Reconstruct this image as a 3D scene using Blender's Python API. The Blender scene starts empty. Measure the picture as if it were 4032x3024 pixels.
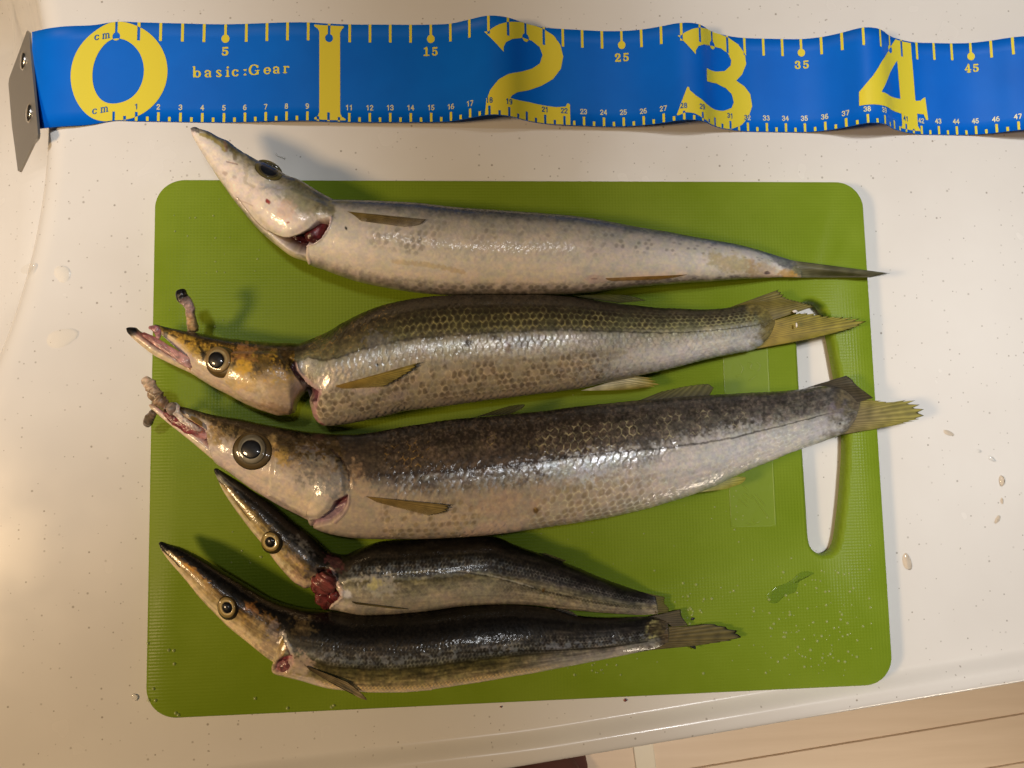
import bpy, math, random
import numpy as np
from mathutils import Matrix, Vector

# ------------------------------------------------------------------ camera
scene = bpy.context.scene
C = scene.collection
F = 3028.0
RV = np.array([-0.08709296, 0.0731406, 0.01934883])
CP = np.array([-0.0329594, -0.00777199, 0.36698894])
def rodrigues(r):
    t = np.linalg.norm(r); k = r / t
    K = np.array([[0, -k[2], k[1]], [k[2], 0, -k[0]], [-k[1], k[0], 0]])
    return np.eye(3) + math.sin(t) * K + (1 - math.cos(t)) * K @ K
RM = rodrigues(RV)
cam = bpy.data.cameras.new("camera")
camo = bpy.data.objects.new("camera", cam); C.objects.link(camo)
M4 = Matrix([list(RM.T[i]) + [CP[i]] for i in range(3)] + [[0, 0, 0, 1]])
camo.matrix_world = M4
cam.sensor_width = 36.0; cam.lens = F / 4032 * 36.0
cam.clip_start = 0.01; cam.clip_end = 20
scene.camera = camo

# ------------------------------------------------------------------ light
w = bpy.data.worlds.new("World"); scene.world = w; w.use_nodes = True
bg = w.node_tree.nodes["Background"]
bg.inputs[0].default_value = (1.0, 0.82, 0.64, 1); bg.inputs[1].default_value = 0.022
def aim(o, target):
    o.rotation_euler = (Vector(target) - o.location).to_track_quat('-Z', 'Y').to_euler()
def area_lamp(name, loc, target, size, power, col):
    l = bpy.data.lights.new(name, 'AREA'); l.shape = 'DISK'; l.size = size
    l.energy = power; l.color = col
    o = bpy.data.objects.new(name, l); C.objects.link(o); o.location = loc; aim(o, target)
    return o
def spot_lamp(name, loc, target, radius, power, col, cone, blend):
    l = bpy.data.lights.new(name, 'SPOT'); l.shadow_soft_size = radius; l.spot_size = math.radians(cone); l.spot_blend = blend
    l.energy = power; l.color = col
    o = bpy.data.objects.new(name, l); C.objects.link(o); o.location = loc; aim(o, target)
    return o
area_lamp("warm_lamp", (-0.88, -0.13, 0.80), (0.0, 0.0, 0), 0.19, 7.6, (1.0, 0.69, 0.38))
spot_lamp("far_right_added_spot", (0.33, 0.42, 1.50), (0.235, 0.215, 0), 0.09, 60.0, (0.99, 0.985, 1.0), 19.0, 1.0)  # added spot, not a known fitting: brightens the far right side
spot_lamp("near_right_added_spot", (0.36, 0.20, 1.50), (0.225, -0.065, 0), 0.09, 66.0, (0.99, 0.985, 1.0), 17.0, 1.0)  # added spot for the near right, leaving the middle dim like a phone's shadow
spot_lamp("left_added_spot", (-0.34, 0.40, 1.50), (-0.285, 0.145, 0), 0.09, 60.0, (0.98, 0.98, 1.0), 17.4, 1.0)  # added spot for the left side; the unlit gap imitates the phone's shadow
area_lamp("ceiling_lamp", (0.06, 0.20, 1.60), (0.0, 0.0, 0), 0.085, 1.7, (0.96, 0.98, 1.0))
area_lamp("added_floor_fill", (0.75, -0.95, -0.10), (0.50, -0.66, -0.82), 0.30, 5.2, (1.0, 0.84, 0.64))  # invented fill that only brightens the floor below the counter
scene.view_settings.view_transform = 'Standard'
scene.view_settings.look = 'None'
scene.view_settings.exposure = 0.0
scene.view_settings.gamma = 1.0

# ------------------------------------------------------------------ helpers
rng = np.random.default_rng(7)
random.seed(7)
ZB = 0.009                      # top of the cutting board
def P(x, y, z):                 # point of the place seen at photo pixel (x, y), at height z
    x = np.asarray(x, float); y = np.asarray(y, float); z = np.asarray(z, float)
    d = np.stack([(x - 2016) / F, -(y - 1512) / F, -np.ones_like(x)], -1) @ RM
    t = (z - CP[2]) / d[..., 2]
    return CP + d * t[..., None]
def proj(W):
    Q = (np.asarray(W) - CP) @ RM.T
    return np.stack([2016 + F * Q[..., 0] / -Q[..., 2], 1512 - F * Q[..., 1] / -Q[..., 2]], -1)
def lin(c):
    c = np.asarray(c, float) / 255.0
    return np.where(c <= 0.04045, c / 12.92, ((c + 0.055) / 1.055) ** 2.4)
ILL = np.array([0.84, 0.75, 0.61])
def A(*c):                      # base colour of a thing that looks c (0..255) in the room's warm light
    return np.clip(lin(c) / ILL, 0, 0.9)
def sstep(a, b, x):
    t = np.clip((x - a) / (b - a), 0, 1); return t * t * (3 - 2 * t)
def lerp(a, b, t): return a + (b - a) * t
_tab = rng.random((256, 256))
def vnoise(x, y):
    xi = np.floor(x).astype(int); yi = np.floor(y).astype(int)
    fx = x - xi; fy = y - yi
    fx = fx * fx * (3 - 2 * fx); fy = fy * fy * (3 - 2 * fy)
    g = lambda i, j: _tab[i & 255, j & 255]
    return (g(xi, yi) * (1 - fx) + g(xi + 1, yi) * fx) * (1 - fy) + (g(xi, yi + 1) * (1 - fx) + g(xi + 1, yi + 1) * fx) * fy
def fbm(x, y, o=4):
    s = 0; a = 0.5; n = 0
    for k in range(o):
        s = s + a * vnoise(x * 2 ** k + 17 * k, y * 2 ** k + 31 * k); n += a; a *= 0.55
    return s / n
def catmull(p, n_per=12, closed=False):
    p = np.asarray(p, float)
    if len(p) < 3: return p
    q = np.vstack([2 * p[0] - p[1], p, 2 * p[-1] - p[-2]]) if not closed else np.vstack([p[-1], p, p[0], p[1]])
    out = []
    for i in range(1, len(q) - 2):
        t = np.linspace(0, 1, n_per, endpoint=False)[:, None]
        a, b, c, d = q[i - 1], q[i], q[i + 1], q[i + 2]
        out.append(0.5 * (2 * b + (c - a) * t + (2 * a - 5 * b + 4 * c - d) * t ** 2 + (3 * b - a - 3 * c + d) * t ** 3))
    if not closed: out.append(q[-2][None])
    return np.vstack(out)
def resample(p, n):
    p = np.asarray(p, float)
    d = np.r_[0, np.cumsum(np.linalg.norm(np.diff(p, axis=0), axis=1))]
    s = np.linspace(0, d[-1], n)
    return np.stack([np.interp(s, d, p[:, k]) for k in range(p.shape[1])], 1)
def polyd(px, py, poly, closed=True):
    """signed (closed: inside < 0) distance in pixels to a polyline"""
    poly = np.asarray(poly, float)
    n = len(poly); d = np.full(px.shape, 1e18); ins = np.zeros(px.shape, bool)
    for i in range(n if closed else n - 1):
        ax, ay = poly[i]; bx, by = poly[(i + 1) % n]
        ex, ey = bx - ax, by - ay
        t = np.clip(((px - ax) * ex + (py - ay) * ey) / max(ex * ex + ey * ey, 1e-9), 0, 1)
        d = np.minimum(d, (px - ax - t * ex) ** 2 + (py - ay - t * ey) ** 2)
        if closed and ay != by:
            c = ((ay > py) != (by > py)) & (px < ex * (py - ay) / (by - ay) + ax)
            ins ^= c
    d = np.sqrt(d)
    return np.where(ins, -d, d) if closed else d

def tag(o, label=None, cat=None, group=None, kind=None):
    if label: o['label'] = label
    if cat: o['category'] = cat
    if group: o['group'] = group
    if kind: o['kind'] = kind
    return o
def thing(name, loc, label, cat, group=None):
    o = bpy.data.objects.new(name, None); C.objects.link(o); o.location = loc
    o.empty_display_size = 0.01
    return tag(o, label, cat, group)
ROOT = {}
def rootloc(p):
    while p.parent: p = p.parent
    return np.array(p.location)
def mk(name, V, faces, mat, parent=None, smooth=True, cols=None, surf=None, loc=None):
    """one mesh object from world-space vertices"""
    V = np.asarray(V, float)
    off = rootloc(parent) if parent else (np.array(loc) if loc is not None else np.zeros(3))
    me = bpy.data.meshes.new(name)
    if isinstance(faces, np.ndarray):
        k = faces.shape[1]
        me.vertices.add(len(V)); me.vertices.foreach_set("co", (V - off).ravel())
        me.loops.add(faces.size); me.loops.foreach_set("vertex_index", faces.ravel().astype(np.int32))
        me.polygons.add(len(faces))
        me.polygons.foreach_set("loop_start", np.arange(0, faces.size, k, dtype=np.int32))
        me.update(calc_edges=True)
        me.validate()
    else:
        me.from_pydata((V - off).tolist(), [], faces); me.update()
    if smooth: me.polygons.foreach_set("use_smooth", [True] * len(me.polygons))
    for nm, c in (("col", cols), ("surf", surf)):
        if c is not None and len(me.vertices) == len(c):
            c = np.asarray(c, float)
            if c.shape[1] == 3: c = np.c_[c, np.ones(len(c))]
            a = me.color_attributes.new(nm, 'FLOAT_COLOR', 'POINT'); a.data.foreach_set("color", c.ravel())
    me.materials.append(mat)
    o = bpy.data.objects.new(name, me); C.objects.link(o)
    if parent: o.parent = parent
    elif loc is not None: o.location = loc
    return o
def gridfaces(n, m, closed=False):
    i, j = np.meshgrid(np.arange(n - 1), np.arange(m if closed else m - 1), indexing='ij')
    a = i * m + j; b = i * m + (j + 1) % m; c = (i + 1) * m + (j + 1) % m; d = (i + 1) * m + j
    return np.stack([a, b, c, d], -1).reshape(-1, 4)

# ------------------------------------------------------------------ materials
def mat(name, col=(0.8, 0.8, 0.8), rough=0.5, spec=0.5, metal=0.0, coat=0.0, trans=0.0, ior=None, attr=False):
    m = bpy.data.materials.new(name); m.use_nodes = True
    nt = m.node_tree; b = nt.nodes["Principled BSDF"]
    b.inputs["Base Color"].default_value = (*col, 1); b.inputs["Roughness"].default_value = rough
    b.inputs["Specular IOR Level"].default_value = spec; b.inputs["Metallic"].default_value = metal
    b.inputs["Coat Weight"].default_value = coat; b.inputs["Coat Roughness"].default_value = 0.08
    b.inputs["Transmission Weight"].default_value = trans
    if ior: b.inputs["IOR"].default_value = ior
    if attr:
        a = nt.nodes.new("ShaderNodeAttribute"); a.attribute_name = "col"
        nt.links.new(a.outputs["Color"], b.inputs["Base Color"])
    return m, nt, b
def node(nt, t, **kw):
    n = nt.nodes.new(t)
    for k, v in kw.items():
        if k in ('operation', 'data_type', 'blend_type', 'feature', 'distance', 'wave_type', 'bands_direction', 'noise_dimensions', 'attribute_name', 'voronoi_dimensions'): setattr(n, k, v)
    return n
def math_(nt, op, a, b=None, c=None):
    n = nt.nodes.new("ShaderNodeMath"); n.operation = op
    for i, v in enumerate((a, b, c)):
        if v is None: continue
        if isinstance(v, (int, float)): n.inputs[i].default_value = v
        else: nt.links.new(v, n.inputs[i])
    return n.outputs[0]
def noise(nt, vec, scale, detail=3, rough=0.55):
    n = nt.nodes.new("ShaderNodeTexNoise"); n.inputs["Scale"].default_value = scale
    n.inputs["Detail"].default_value = detail; n.inputs["Roughness"].default_value = rough
    nt.links.new(vec, n.inputs["Vector"]); return n.outputs["Fac"]
def ramp(nt, fac, stops):
    n = nt.nodes.new("ShaderNodeValToRGB"); cr = n.color_ramp
    while len(cr.elements) < len(stops): cr.elements.new(0.5)
    for e, (p, c) in zip(cr.elements, stops):
        e.position = p; e.color = (*c, 1) if len(c) == 3 else c
    nt.links.new(fac, n.inputs[0]); return n.outputs[0]
def bump(nt, h, strength, dist, normal=None):
    n = nt.nodes.new("ShaderNodeBump"); n.inputs["Strength"].default_value = strength; n.inputs["Distance"].default_value = dist
    nt.links.new(h, n.inputs["Height"])
    if normal: nt.links.new(normal, n.inputs["Normal"])
    return n.outputs[0]
def objco(nt):
    return nt.nodes.new("ShaderNodeTexCoord").outputs["Object"]
def mixc(nt, fac, a, b):
    n = nt.nodes.new("ShaderNodeMix"); n.data_type = 'RGBA'
    for s, v in ((0, fac), (6, a), (7, b)):
        if isinstance(v, (int, float)): n.inputs[s].default_value = v
        elif isinstance(v, tuple): n.inputs[s].default_value = (*v, 1)
        else: nt.links.new(v, n.inputs[s])
    return n.outputs[2]

# wet fish skin: colour and gloss come from the mesh
M_SKIN, nt, b = mat("fish_skin", rough=0.5, spec=0.28, coat=0.5, attr=True)
s = node(nt, "ShaderNodeAttribute", attribute_name="surf")
sx = nt.nodes.new("ShaderNodeSeparateColor"); nt.links.new(s.outputs["Color"], sx.inputs[0])
nt.links.new(sx.outputs[0], b.inputs["Roughness"]); nt.links.new(sx.outputs[1], b.inputs["Coat Weight"]); nt.links.new(sx.outputs[2], b.inputs["Metallic"])
co = objco(nt)
h1 = noise(nt, co, 230, 2); h2 = noise(nt, co, 1300, 2)
hh = math_(nt, 'ADD', h1, math_(nt, 'MULTIPLY', h2, 0.16))
nt.links.new(bump(nt, hh, 0.22, 0.0013), b.inputs["Coat Normal"]); nt.links.new(bump(nt, h2, 0.2, 0.0003), b.inputs["Normal"])
b.inputs["Coat Roughness"].default_value = 0.11
# fins: thin, partly see-through
M_FIN, nt, b = mat("fin", rough=0.5, spec=0.25, coat=0.0, attr=True)
tr = nt.nodes.new("ShaderNodeBsdfTransparent"); mx = nt.nodes.new("ShaderNodeMixShader")
fa = node(nt, "ShaderNodeAttribute", attribute_name="surf")
fx = nt.nodes.new("ShaderNodeSeparateColor"); nt.links.new(fa.outputs["Color"], fx.inputs[0])
nt.links.new(fx.outputs[0], mx.inputs[0]); nt.links.new(tr.outputs[0], mx.inputs[1]); nt.links.new(b.outputs[0], mx.inputs[2])
nt.links.new(mx.outputs[0], nt.nodes["Material Output"].inputs[0])
M_FLESH, nt, b = mat("wet_flesh", rough=0.4, spec=0.3, coat=0.6, attr=True)
b.inputs["Subsurface Weight"].default_value = 0.25; b.inputs["Subsurface Scale"].default_value = 0.002
b.inputs["Subsurface Radius"].default_value = (1, 0.35, 0.25)
co = objco(nt); nt.links.new(bump(nt, noise(nt, co, 700, 3), 0.5, 0.0008), b.inputs["Coat Normal"])
M_EYE, nt, b = mat("eye_surface", rough=0.4, spec=0.3, coat=0.8, attr=True)
b.inputs["Coat Roughness"].default_value = 0.03
def thin_water(name, tint):
    m = bpy.data.materials.new(name); m.use_nodes = True; nt = m.node_tree
    nt.nodes.remove(nt.nodes["Principled BSDF"])
    t = nt.nodes.new("ShaderNodeBsdfTransparent"); t.inputs[0].default_value = (*tint, 1)
    g = nt.nodes.new("ShaderNodeBsdfGlossy"); g.inputs["Roughness"].default_value = 0.06
    fr = nt.nodes.new("ShaderNodeFresnel"); fr.inputs["IOR"].default_value = 1.42
    mx = nt.nodes.new("ShaderNodeMixShader"); nt.links.new(fr.outputs[0], mx.inputs[0]); nt.links.new(t.outputs[0], mx.inputs[1]); nt.links.new(g.outputs[0], mx.inputs[2])
    nt.links.new(mx.outputs[0], nt.nodes["Material Output"].inputs[0]); return m
M_WATER = thin_water("water", (0.99, 0.99, 0.98))
M_DIRTY = thin_water("tinted_water", (0.93, 0.86, 0.77))
M_STAIN = thin_water("dried_film", (0.985, 0.97, 0.94))
M_BEAD, nt, b = mat("fine_wet_beads", (0.48, 0.56, 0.20), 0.2, spec=0.6)
b.inputs["Alpha"].default_value = 0.55

# cutting board plastic, woven relief
M_BOARD, nt, b = mat("board_plastic", (0.2, 0.3, 0.03), 0.36, spec=0.13)
co = objco(nt)
sp = nt.nodes.new("ShaderNodeSeparateXYZ"); nt.links.new(co, sp.inputs[0])
wx = math_(nt, 'SINE', math_(nt, 'MULTIPLY', sp.outputs[0], 2 * math.pi / 0.00150))
wy = math_(nt, 'SINE', math_(nt, 'MULTIPLY', sp.outputs[1], 2 * math.pi / 0.00142))
n1 = noise(nt, co, 900, 2); n2 = noise(nt, co, 28, 3); n3 = noise(nt, co, 9, 2)
kx = math_(nt, 'MULTIPLY', wx, ramp(nt, n3, [(0.42, (0.25,) * 3), (0.6, (1.0,) * 3)]))
hh = math_(nt, 'ADD', math_(nt, 'ADD', kx, wy), math_(nt, 'MULTIPLY', n1, 2.6))
nt.links.new(bump(nt, hh, 0.16, 0.00020), b.inputs["Normal"])
base = ramp(nt, n2, [(0.3, (0.175, 0.258, 0.014)), (0.75, (0.215, 0.302, 0.023))])
nt.links.new(mixc(nt, math_(nt, 'MULTIPLY', math_(nt, 'ADD', kx, wy), 0.03), base, (0.26, 0.38, 0.03)), b.inputs["Base Color"])
nt.links.new(ramp(nt, n2, [(0.35, (0.34,) * 3), (0.7, (0.5,) * 3)]), b.inputs["Roughness"])
M_PANEL, nt, b = mat("board_plastic_smooth", (0.188, 0.276, 0.016), 0.42, spec=0.14)
co = objco(nt); nt.links.new(bump(nt, noise(nt, co, 160, 3), 0.25, 0.0006), b.inputs["Normal"])
M_SCRATCH, _, _ = mat("board_scratch", (0.22, 0.31, 0.03), 0.3, spec=0.4)

# speckled off-white solid surface
M_TOP, nt, b = mat("speckled_counter", (0.75, 0.72, 0.66), 0.22, spec=0.5)
co = objco(nt)
def specks(scale, r0, r1, keep):
    v = nt.nodes.new("ShaderNodeTexVoronoi"); v.voronoi_dimensions = '2D'; v.inputs["Scale"].default_value = scale
    nt.links.new(co, v.inputs["Vector"])
    sc = nt.nodes.new("ShaderNodeSeparateColor"); nt.links.new(v.outputs["Color"], sc.inputs[0])
    on = math_(nt, 'LESS_THAN', sc.outputs[0], keep)
    rad = math_(nt, 'ADD', math_(nt, 'MULTIPLY', sc.outputs[1], r1 - r0), r0)
    mr = nt.nodes.new("ShaderNodeMapRange"); nt.links.new(math_(nt, 'DIVIDE', v.outputs["Distance"], rad), mr.inputs[0])
    mr.inputs[1].default_value = 0.5; mr.inputs[2].default_value = 1.1; mr.inputs[3].default_value = 1; mr.inputs[4].default_value = 0
    return math_(nt, 'MULTIPLY', math_(nt, 'MULTIPLY', mr.outputs[0], on), math_(nt, 'ADD', math_(nt, 'MULTIPLY', sc.outputs[2], 0.7), 0.2))
k1 = specks(150, 0.05, 0.10, 0.22); k2 = specks(260, 0.05, 0.13, 0.10)
cl = ramp(nt, noise(nt, co, 14, 4), [(0.3, (0.735, 0.700, 0.645)), (0.7, (0.775, 0.745, 0.690))])
nt.links.new(mixc(nt, math_(nt, 'MAXIMUM', k1, k2), cl, (0.30, 0.26, 0.21)), b.inputs["Base Color"])
nt.links.new(ramp(nt, noise(nt, co, 25, 3), [(0.3, (0.16,) * 3), (0.75, (0.30,) * 3)]), b.inputs["Roughness"])
M_FLOOR, nt, b = mat("floor_wood", (0.6, 0.42, 0.27), 0.5)
co = objco(nt); mp = nt.nodes.new("ShaderNodeMapping"); mp.inputs["Scale"].default_value = (2, 30, 2); nt.links.new(co, mp.inputs[0])
nt.links.new(ramp(nt, noise(nt, mp.outputs[0], 2.0, 4), [(0.3, (0.71, 0.57, 0.44)), (0.7, (0.78, 0.64, 0.51))]), b.inputs["Base Color"])
M_SEAM, _, _ = mat("floor_seam", (0.36, 0.24, 0.15), 0.8)
M_STRIP, _, _ = mat("pale_strip", (0.78, 0.72, 0.60), 0.4)
M_SLIP, nt, b = mat("brown_cloth", (0.09, 0.03, 0.02), 0.9)
M_BLUE, nt, b = mat("tape_blue", (0.0, 0.125, 0.60), 0.5, spec=0.15)
co = objco(nt); nt.links.new(ramp(nt, noise(nt, co, 30, 3), [(0.3, (0.0, 0.125, 0.60)), (0.7, (0.0, 0.148, 0.68))]), b.inputs["Base Color"])
nt.links.new(bump(nt, noise(nt, co, 60, 2), 0.1, 0.001), b.inputs["Normal"])
M_YEL, _, _ = mat("tape_yellow", (0.76, 0.64, 0.045), 0.5, spec=0.15)
M_INK, _, _ = mat("tape_ink_blue", (0.0, 0.10, 0.33), 0.32, spec=0.5)
M_PALE, _, _ = mat("tape_ink_pale", (0.70, 0.66, 0.35), 0.35)
M_STEEL, nt, b = mat("clip_steel", (0.36, 0.34, 0.31), 0.42, metal=0.75)
co = objco(nt); nt.links.new(bump(nt, noise(nt, co, 500, 3), 0.2, 0.0005), b.inputs["Normal"])
M_RIVET, _, _ = mat("rivet_steel", (0.70, 0.67, 0.62), 0.22, metal=1.0)
M_DARK, _, _ = mat("dark_crumb", (0.03, 0.03, 0.035), 0.5)
M_WHITE, _, _ = mat("white_shred", (0.8, 0.77, 0.72), 0.3, coat=0.5)
M_BLOOD, _, _ = mat("blood", (0.16, 0.015, 0.01), 0.25, coat=0.5)

# ------------------------------------------------------------------ setting
def edgeY(x): return -0.1490 + 0.1103 * (x + 0.0057)
def sinkX(y):
    u = y - 0.15
    return -0.2138 - 1.55 * u ** 2 - 6.0 * np.maximum(0, 0.07 - y) ** 3
xs = np.r_[np.linspace(-0.62, -0.30, 14), np.linspace(-0.298, -0.206, 130), np.linspace(-0.203, 0.62, 60)]
es = np.r_[-0.0030, -0.0029, -0.0026, -0.0019, -0.0010, 0.0, 0.0012, np.linspace(0.003, 0.0065, 5), np.linspace(0.007, 0.018, 26), np.linspace(0.02, 0.70, 140)]
E_, X_ = np.meshgrid(es, xs, indexing='ij')
Y_ = edgeY(X_) + E_
sl = np.sqrt(1 + (-3.1 * (Y_ - 0.15)) ** 2)
D_ = (sinkX(Y_) - X_) / sl
zs = np.where(D_ <= 0, 0, np.where(D_ < 0.0138, -(0.0150 - np.sqrt(np.maximum(0.0150 ** 2 - np.clip(D_, 0, 0.0138) ** 2, 0))), -0.0091 - (D_ - 0.0138) * 2.1))
zs = np.maximum(zs, -0.17 + 0.02 * np.exp(-((D_ - 0.09) / 0.02) ** 2))
eg = 0.0080 + np.maximum(0, -X_) * 0.05
zl = 0.0052 * (1 - sstep(eg - 0.0042, eg + 0.0042, E_))
zf = np.interp(E_, [-0.0030, -0.0029, -0.0026, -0.0019, -0.0010, 0.0, 0.0012], [-0.045, -0.0045, -0.0026, -0.0013, -0.0006, -0.0002, 0])
Z_ = zs + zl + zf
top = mk("countertop", np.stack([X_, Y_, Z_], -1).reshape(-1, 3), gridfaces(len(es), len(xs)), M_TOP)
tag(top, kind='structure')

FL = -0.82
floor = mk("floor", [(-1.5, -1.6, FL - 0.012), (1.8, -1.6, FL - 0.012), (1.8, 0.6, FL - 0.012), (-1.5, 0.6, FL - 0.012)], [(0, 1, 2, 3)], M_SEAM, smooth=False)
tag(floor, kind='structure')
ang = math.atan(0.105); ux = np.array([math.cos(ang), math.sin(ang), 0]); uy = np.array([-math.sin(ang), math.cos(ang), 0])
o0 = np.array([0.80, -0.4420, FL])
def slab(name, org, du, dv, L, Wd, h, m, parent, bev=0.0012):
    V = []; 
    for (z, i) in ((-0.012, 0), (h - bev, 0), (h, bev)):
        for (a, b_) in ((-L + i, i), (L - i, i), (L - i, Wd - i), (-L + i, Wd - i)):
            V.append(org + du * a + dv * b_ + np.array([0, 0, z]))
    f = [(8, 9, 10, 11)]
    for k in (0, 4):
        for i in range(4): f.append((k + i, k + (i + 1) % 4, k + 4 + (i + 1) % 4, k + 4 + i))
    return mk(name, V, f, m, parent, smooth=False)
for k in range(-6, 4):
    slab("floor_plank", o0 + uy * (k * 0.0722 + 0.0005), ux, uy, 1.6, 0.0722 - 0.0010, 0.0, M_FLOOR, floor)
st = P(2540, 3000, FL)
slab("joint_strip", np.array([st[0], st[1], FL]) - ux * 0.0155 - uy * 0.5, uy, ux, 0.7, 0.031, 0.002, M_STRIP, floor)

# dark rounded thing just in view below the counter's edge
def ellipsoid(cen, rx, ry, rz, n=24, m=32, pw=2.4):
    V = []
    for i in range(n + 1):
        t = math.pi * i / n - math.pi / 2
        for j in range(m):
            p = 2 * math.pi * j / m
            sg = lambda v: math.copysign(abs(v) ** (2 / pw), v)
            V.append(cen + np.array([rx * sg(math.cos(t)) * sg(math.cos(p)), ry * sg(math.cos(t)) * sg(math.sin(p)), rz * sg(math.sin(t))]))
    return V, gridfaces(n + 1, m, True)
sl_ = thing("slipper", (0.098, -0.59, FL), "dark reddish brown rounded toe on the floor, cut by the bottom edge", "slipper")
V, f = ellipsoid(np.array([0.088, -0.560, FL + 0.040]), 0.066, 0.125, 0.04); mk("upper", V, f, M_SLIP, sl_)
V, f = ellipsoid(np.array([0.088, -0.560, FL + 0.009]), 0.068, 0.127, 0.009, pw=5); mk("sole", V, f, M_SLIP, sl_)

# ------------------------------------------------------------------ cutting board
BW, BH = 0.341, 0.24294
board = thing("cutting_board", (0, 0, 0), "bright green plastic cutting board with a handle slot at its right end", "cutting board")
def rrect(w_, h_, r, n=14):
    pts = []
    for cx, cy, a0 in ((w_ / 2 - r, h_ / 2 - r, 0), (-w_ / 2 + r, h_ / 2 - r, 90), (-w_ / 2 + r, -h_ / 2 + r, 180), (w_ / 2 - r, -h_ / 2 + r, 270)):
        for k in range(n + 1):
            a = math.radians(a0 + 90 * k / n); pts.append((cx + r * math.cos(a), cy + r * math.sin(a)))
    return np.array(pts)
hole_px = [(3126, 1290), (3133, 1370), (3150, 1700), (3169, 2000), (3177, 2120), (3195, 2172), (3240, 2200), (3286, 2190), (3313, 2153), (3330, 2060), (3346, 1900), (3353, 1724), (3338, 1580), (3314, 1450), (3291, 1330), (3268, 1232), (3240, 1190), (3200, 1170), (3160, 1180), (3135, 1215)]
hp = P([q[0] for q in hole_px], [q[1] for q in hole_px], ZB)[:, :2]
hole = resample(np.vstack([catmull(hp, 8, True), catmull(hp, 8, True)[:1]]), 120)[:-1]
outer = rrect(BW, BH, 0.0135)
def offset_in(poly, d):            # poly counter-clockwise: moved inwards by d
    nx = np.roll(poly, -1, 0) - np.roll(poly, 1, 0); nx /= np.linalg.norm(nx, axis=1)[:, None]
    return poly + d * np.stack([-nx[:, 1], nx[:, 0]], 1)
def area(p): return 0.5 * np.sum(p[:, 0] * np.roll(p[:, 1], -1) - np.roll(p[:, 0], -1) * p[:, 1])
if area(hole) < 0: hole = hole[::-1]
def build_board():
    import bmesh
    bm = bmesh.new()
    def loop(p, z): return [bm.verts.new((a, b_, z)) for a, b_ in p]
    def wall(l1, l2):
        n = len(l1)
        for i in range(n): bm.faces.new((l1[i], l1[(i + 1) % n], l2[(i + 1) % n], l2[i]))
    prof = [(0, 0.0022), (0, ZB - 0.0014), (0.0004, ZB - 0.0005), (0.0014, ZB)]
    ol = [loop(offset_in(outer, d), z) for d, z in prof]
    for a_, b_ in zip(ol, ol[1:]): wall(a_, b_)
    hprof = [(0.0000, 0.0022), (0.0000, ZB - 0.0040), (-0.0005, ZB - 0.0018), (-0.0014, ZB - 0.0005), (-0.0026, ZB)]
    hin = offset_in(hole, 0.0018)
    hl = [loop(offset_in(hin, d), z) for d, z in hprof]
    for a_, b_ in zip(hl, hl[1:]): wall(b_, a_)
    for o_, h_, in ((ol[-1], hl[-1]), (ol[0], hl[0])):
        ed = []
        for lp in (o_, h_):
            for i in range(len(lp)):
                e = bm.edges.get((lp[i], lp[(i + 1) % len(lp)])); ed.append(e)
        bmesh.ops.triangle_fill(bm, use_beauty=True, edges=ed)
    bmesh.ops.recalc_face_normals(bm, faces=bm.faces)
    me = bpy.data.meshes.new("slab"); bm.to_mesh(me); bm.free()
    me.polygons.foreach_set("use_smooth", [True] * len(me.polygons)); me.set_sharp_from_angle(angle=math.radians(35))
    me.materials.append(M_BOARD)
    o = bpy.data.objects.new("slab", me); C.objects.link(o); o.parent = board
build_board()
for sx_ in (-1, 1):
    for sy_ in (-1, 1):
        V, f = ellipsoid(np.array([sx_ * 0.155, sy_ * 0.108, 0.00125]), 0.006, 0.006, 0.00125, 8, 16, 4)
        mk("foot", V, f, M_BOARD, board)
# smooth label field pressed into the weave, with a raised rim line and knife marks
pp = P([2844, 3022, 3056, 2879], [1366, 1364, 2073, 2077], ZB)[:, :2]
def flat(name, pts, z, h, m, parent):
    n = len(pts); V = [(a, b_, z) for a, b_ in pts] + [(a, b_, z - h) for a, b_ in pts]
    f = [tuple(range(n))] + [(i, n + i, n + (i + 1) % n, (i + 1) % n) for i in range(n)]
    me_o = mk(name, V, f, m, parent, smooth=False); return me_o
flat("label_field", pp[::-1], ZB + 0.00022, 0.0004, M_PANEL, board)
def ribbon_px(name, pts, wpx, z, m, parent, h=0.00025):
    p = P([q[0] for q in pts], [q[1] for q in pts], z)[:, :2]
    d = np.gradient(p, axis=0); d /= np.linalg.norm(d, axis=1)[:, None]; n_ = np.stack([-d[:, 1], d[:, 0]], 1) * wpx / 2 / 8350
    V = []; 
    for a, b_ in zip(p, n_): V += [(*(a + b_), z), (*(a, )[0], z + h), (*(a - b_), z)]
    return mk(name, V, gridfaces(len(p), 3), m, parent)
for q in ([(2918, 1945), (2948, 1978)], [(2905, 1958), (2945, 1998)], [(2930, 1938), (2960, 1965)], [(2960, 1950), (3030, 2042)], [(2975, 1945), (3012, 1990)], [(2925, 1910), (2940, 1930)],
          [(2915, 1435), (2928, 1450), (2918, 1468)], [(2945, 1430), (2965, 1432), (2950, 1452), (2968, 1455)], [(2980, 1425), (2996, 1440), (2985, 1460)], [(2900, 1480), (2915, 1476)], [(2950, 1500), (2975, 1480)], [(2964, 2045), (2972, 2062), (2990, 2055)], [(2940, 2058), (2955, 2066)]):
    ribbon_px("scratch", resample(np.array(q, float), 6), 4.0, ZB + 0.0003, M_SCRATCH, board)
fr = np.array([(2846, 1370), (2880, 2074), (3053, 2070), (3020, 1367)], float)
ribbon_px("field_rim", resample(fr, 60), 3.0, ZB + 0.0002, M_SCRATCH, board, 0.0002)

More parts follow.
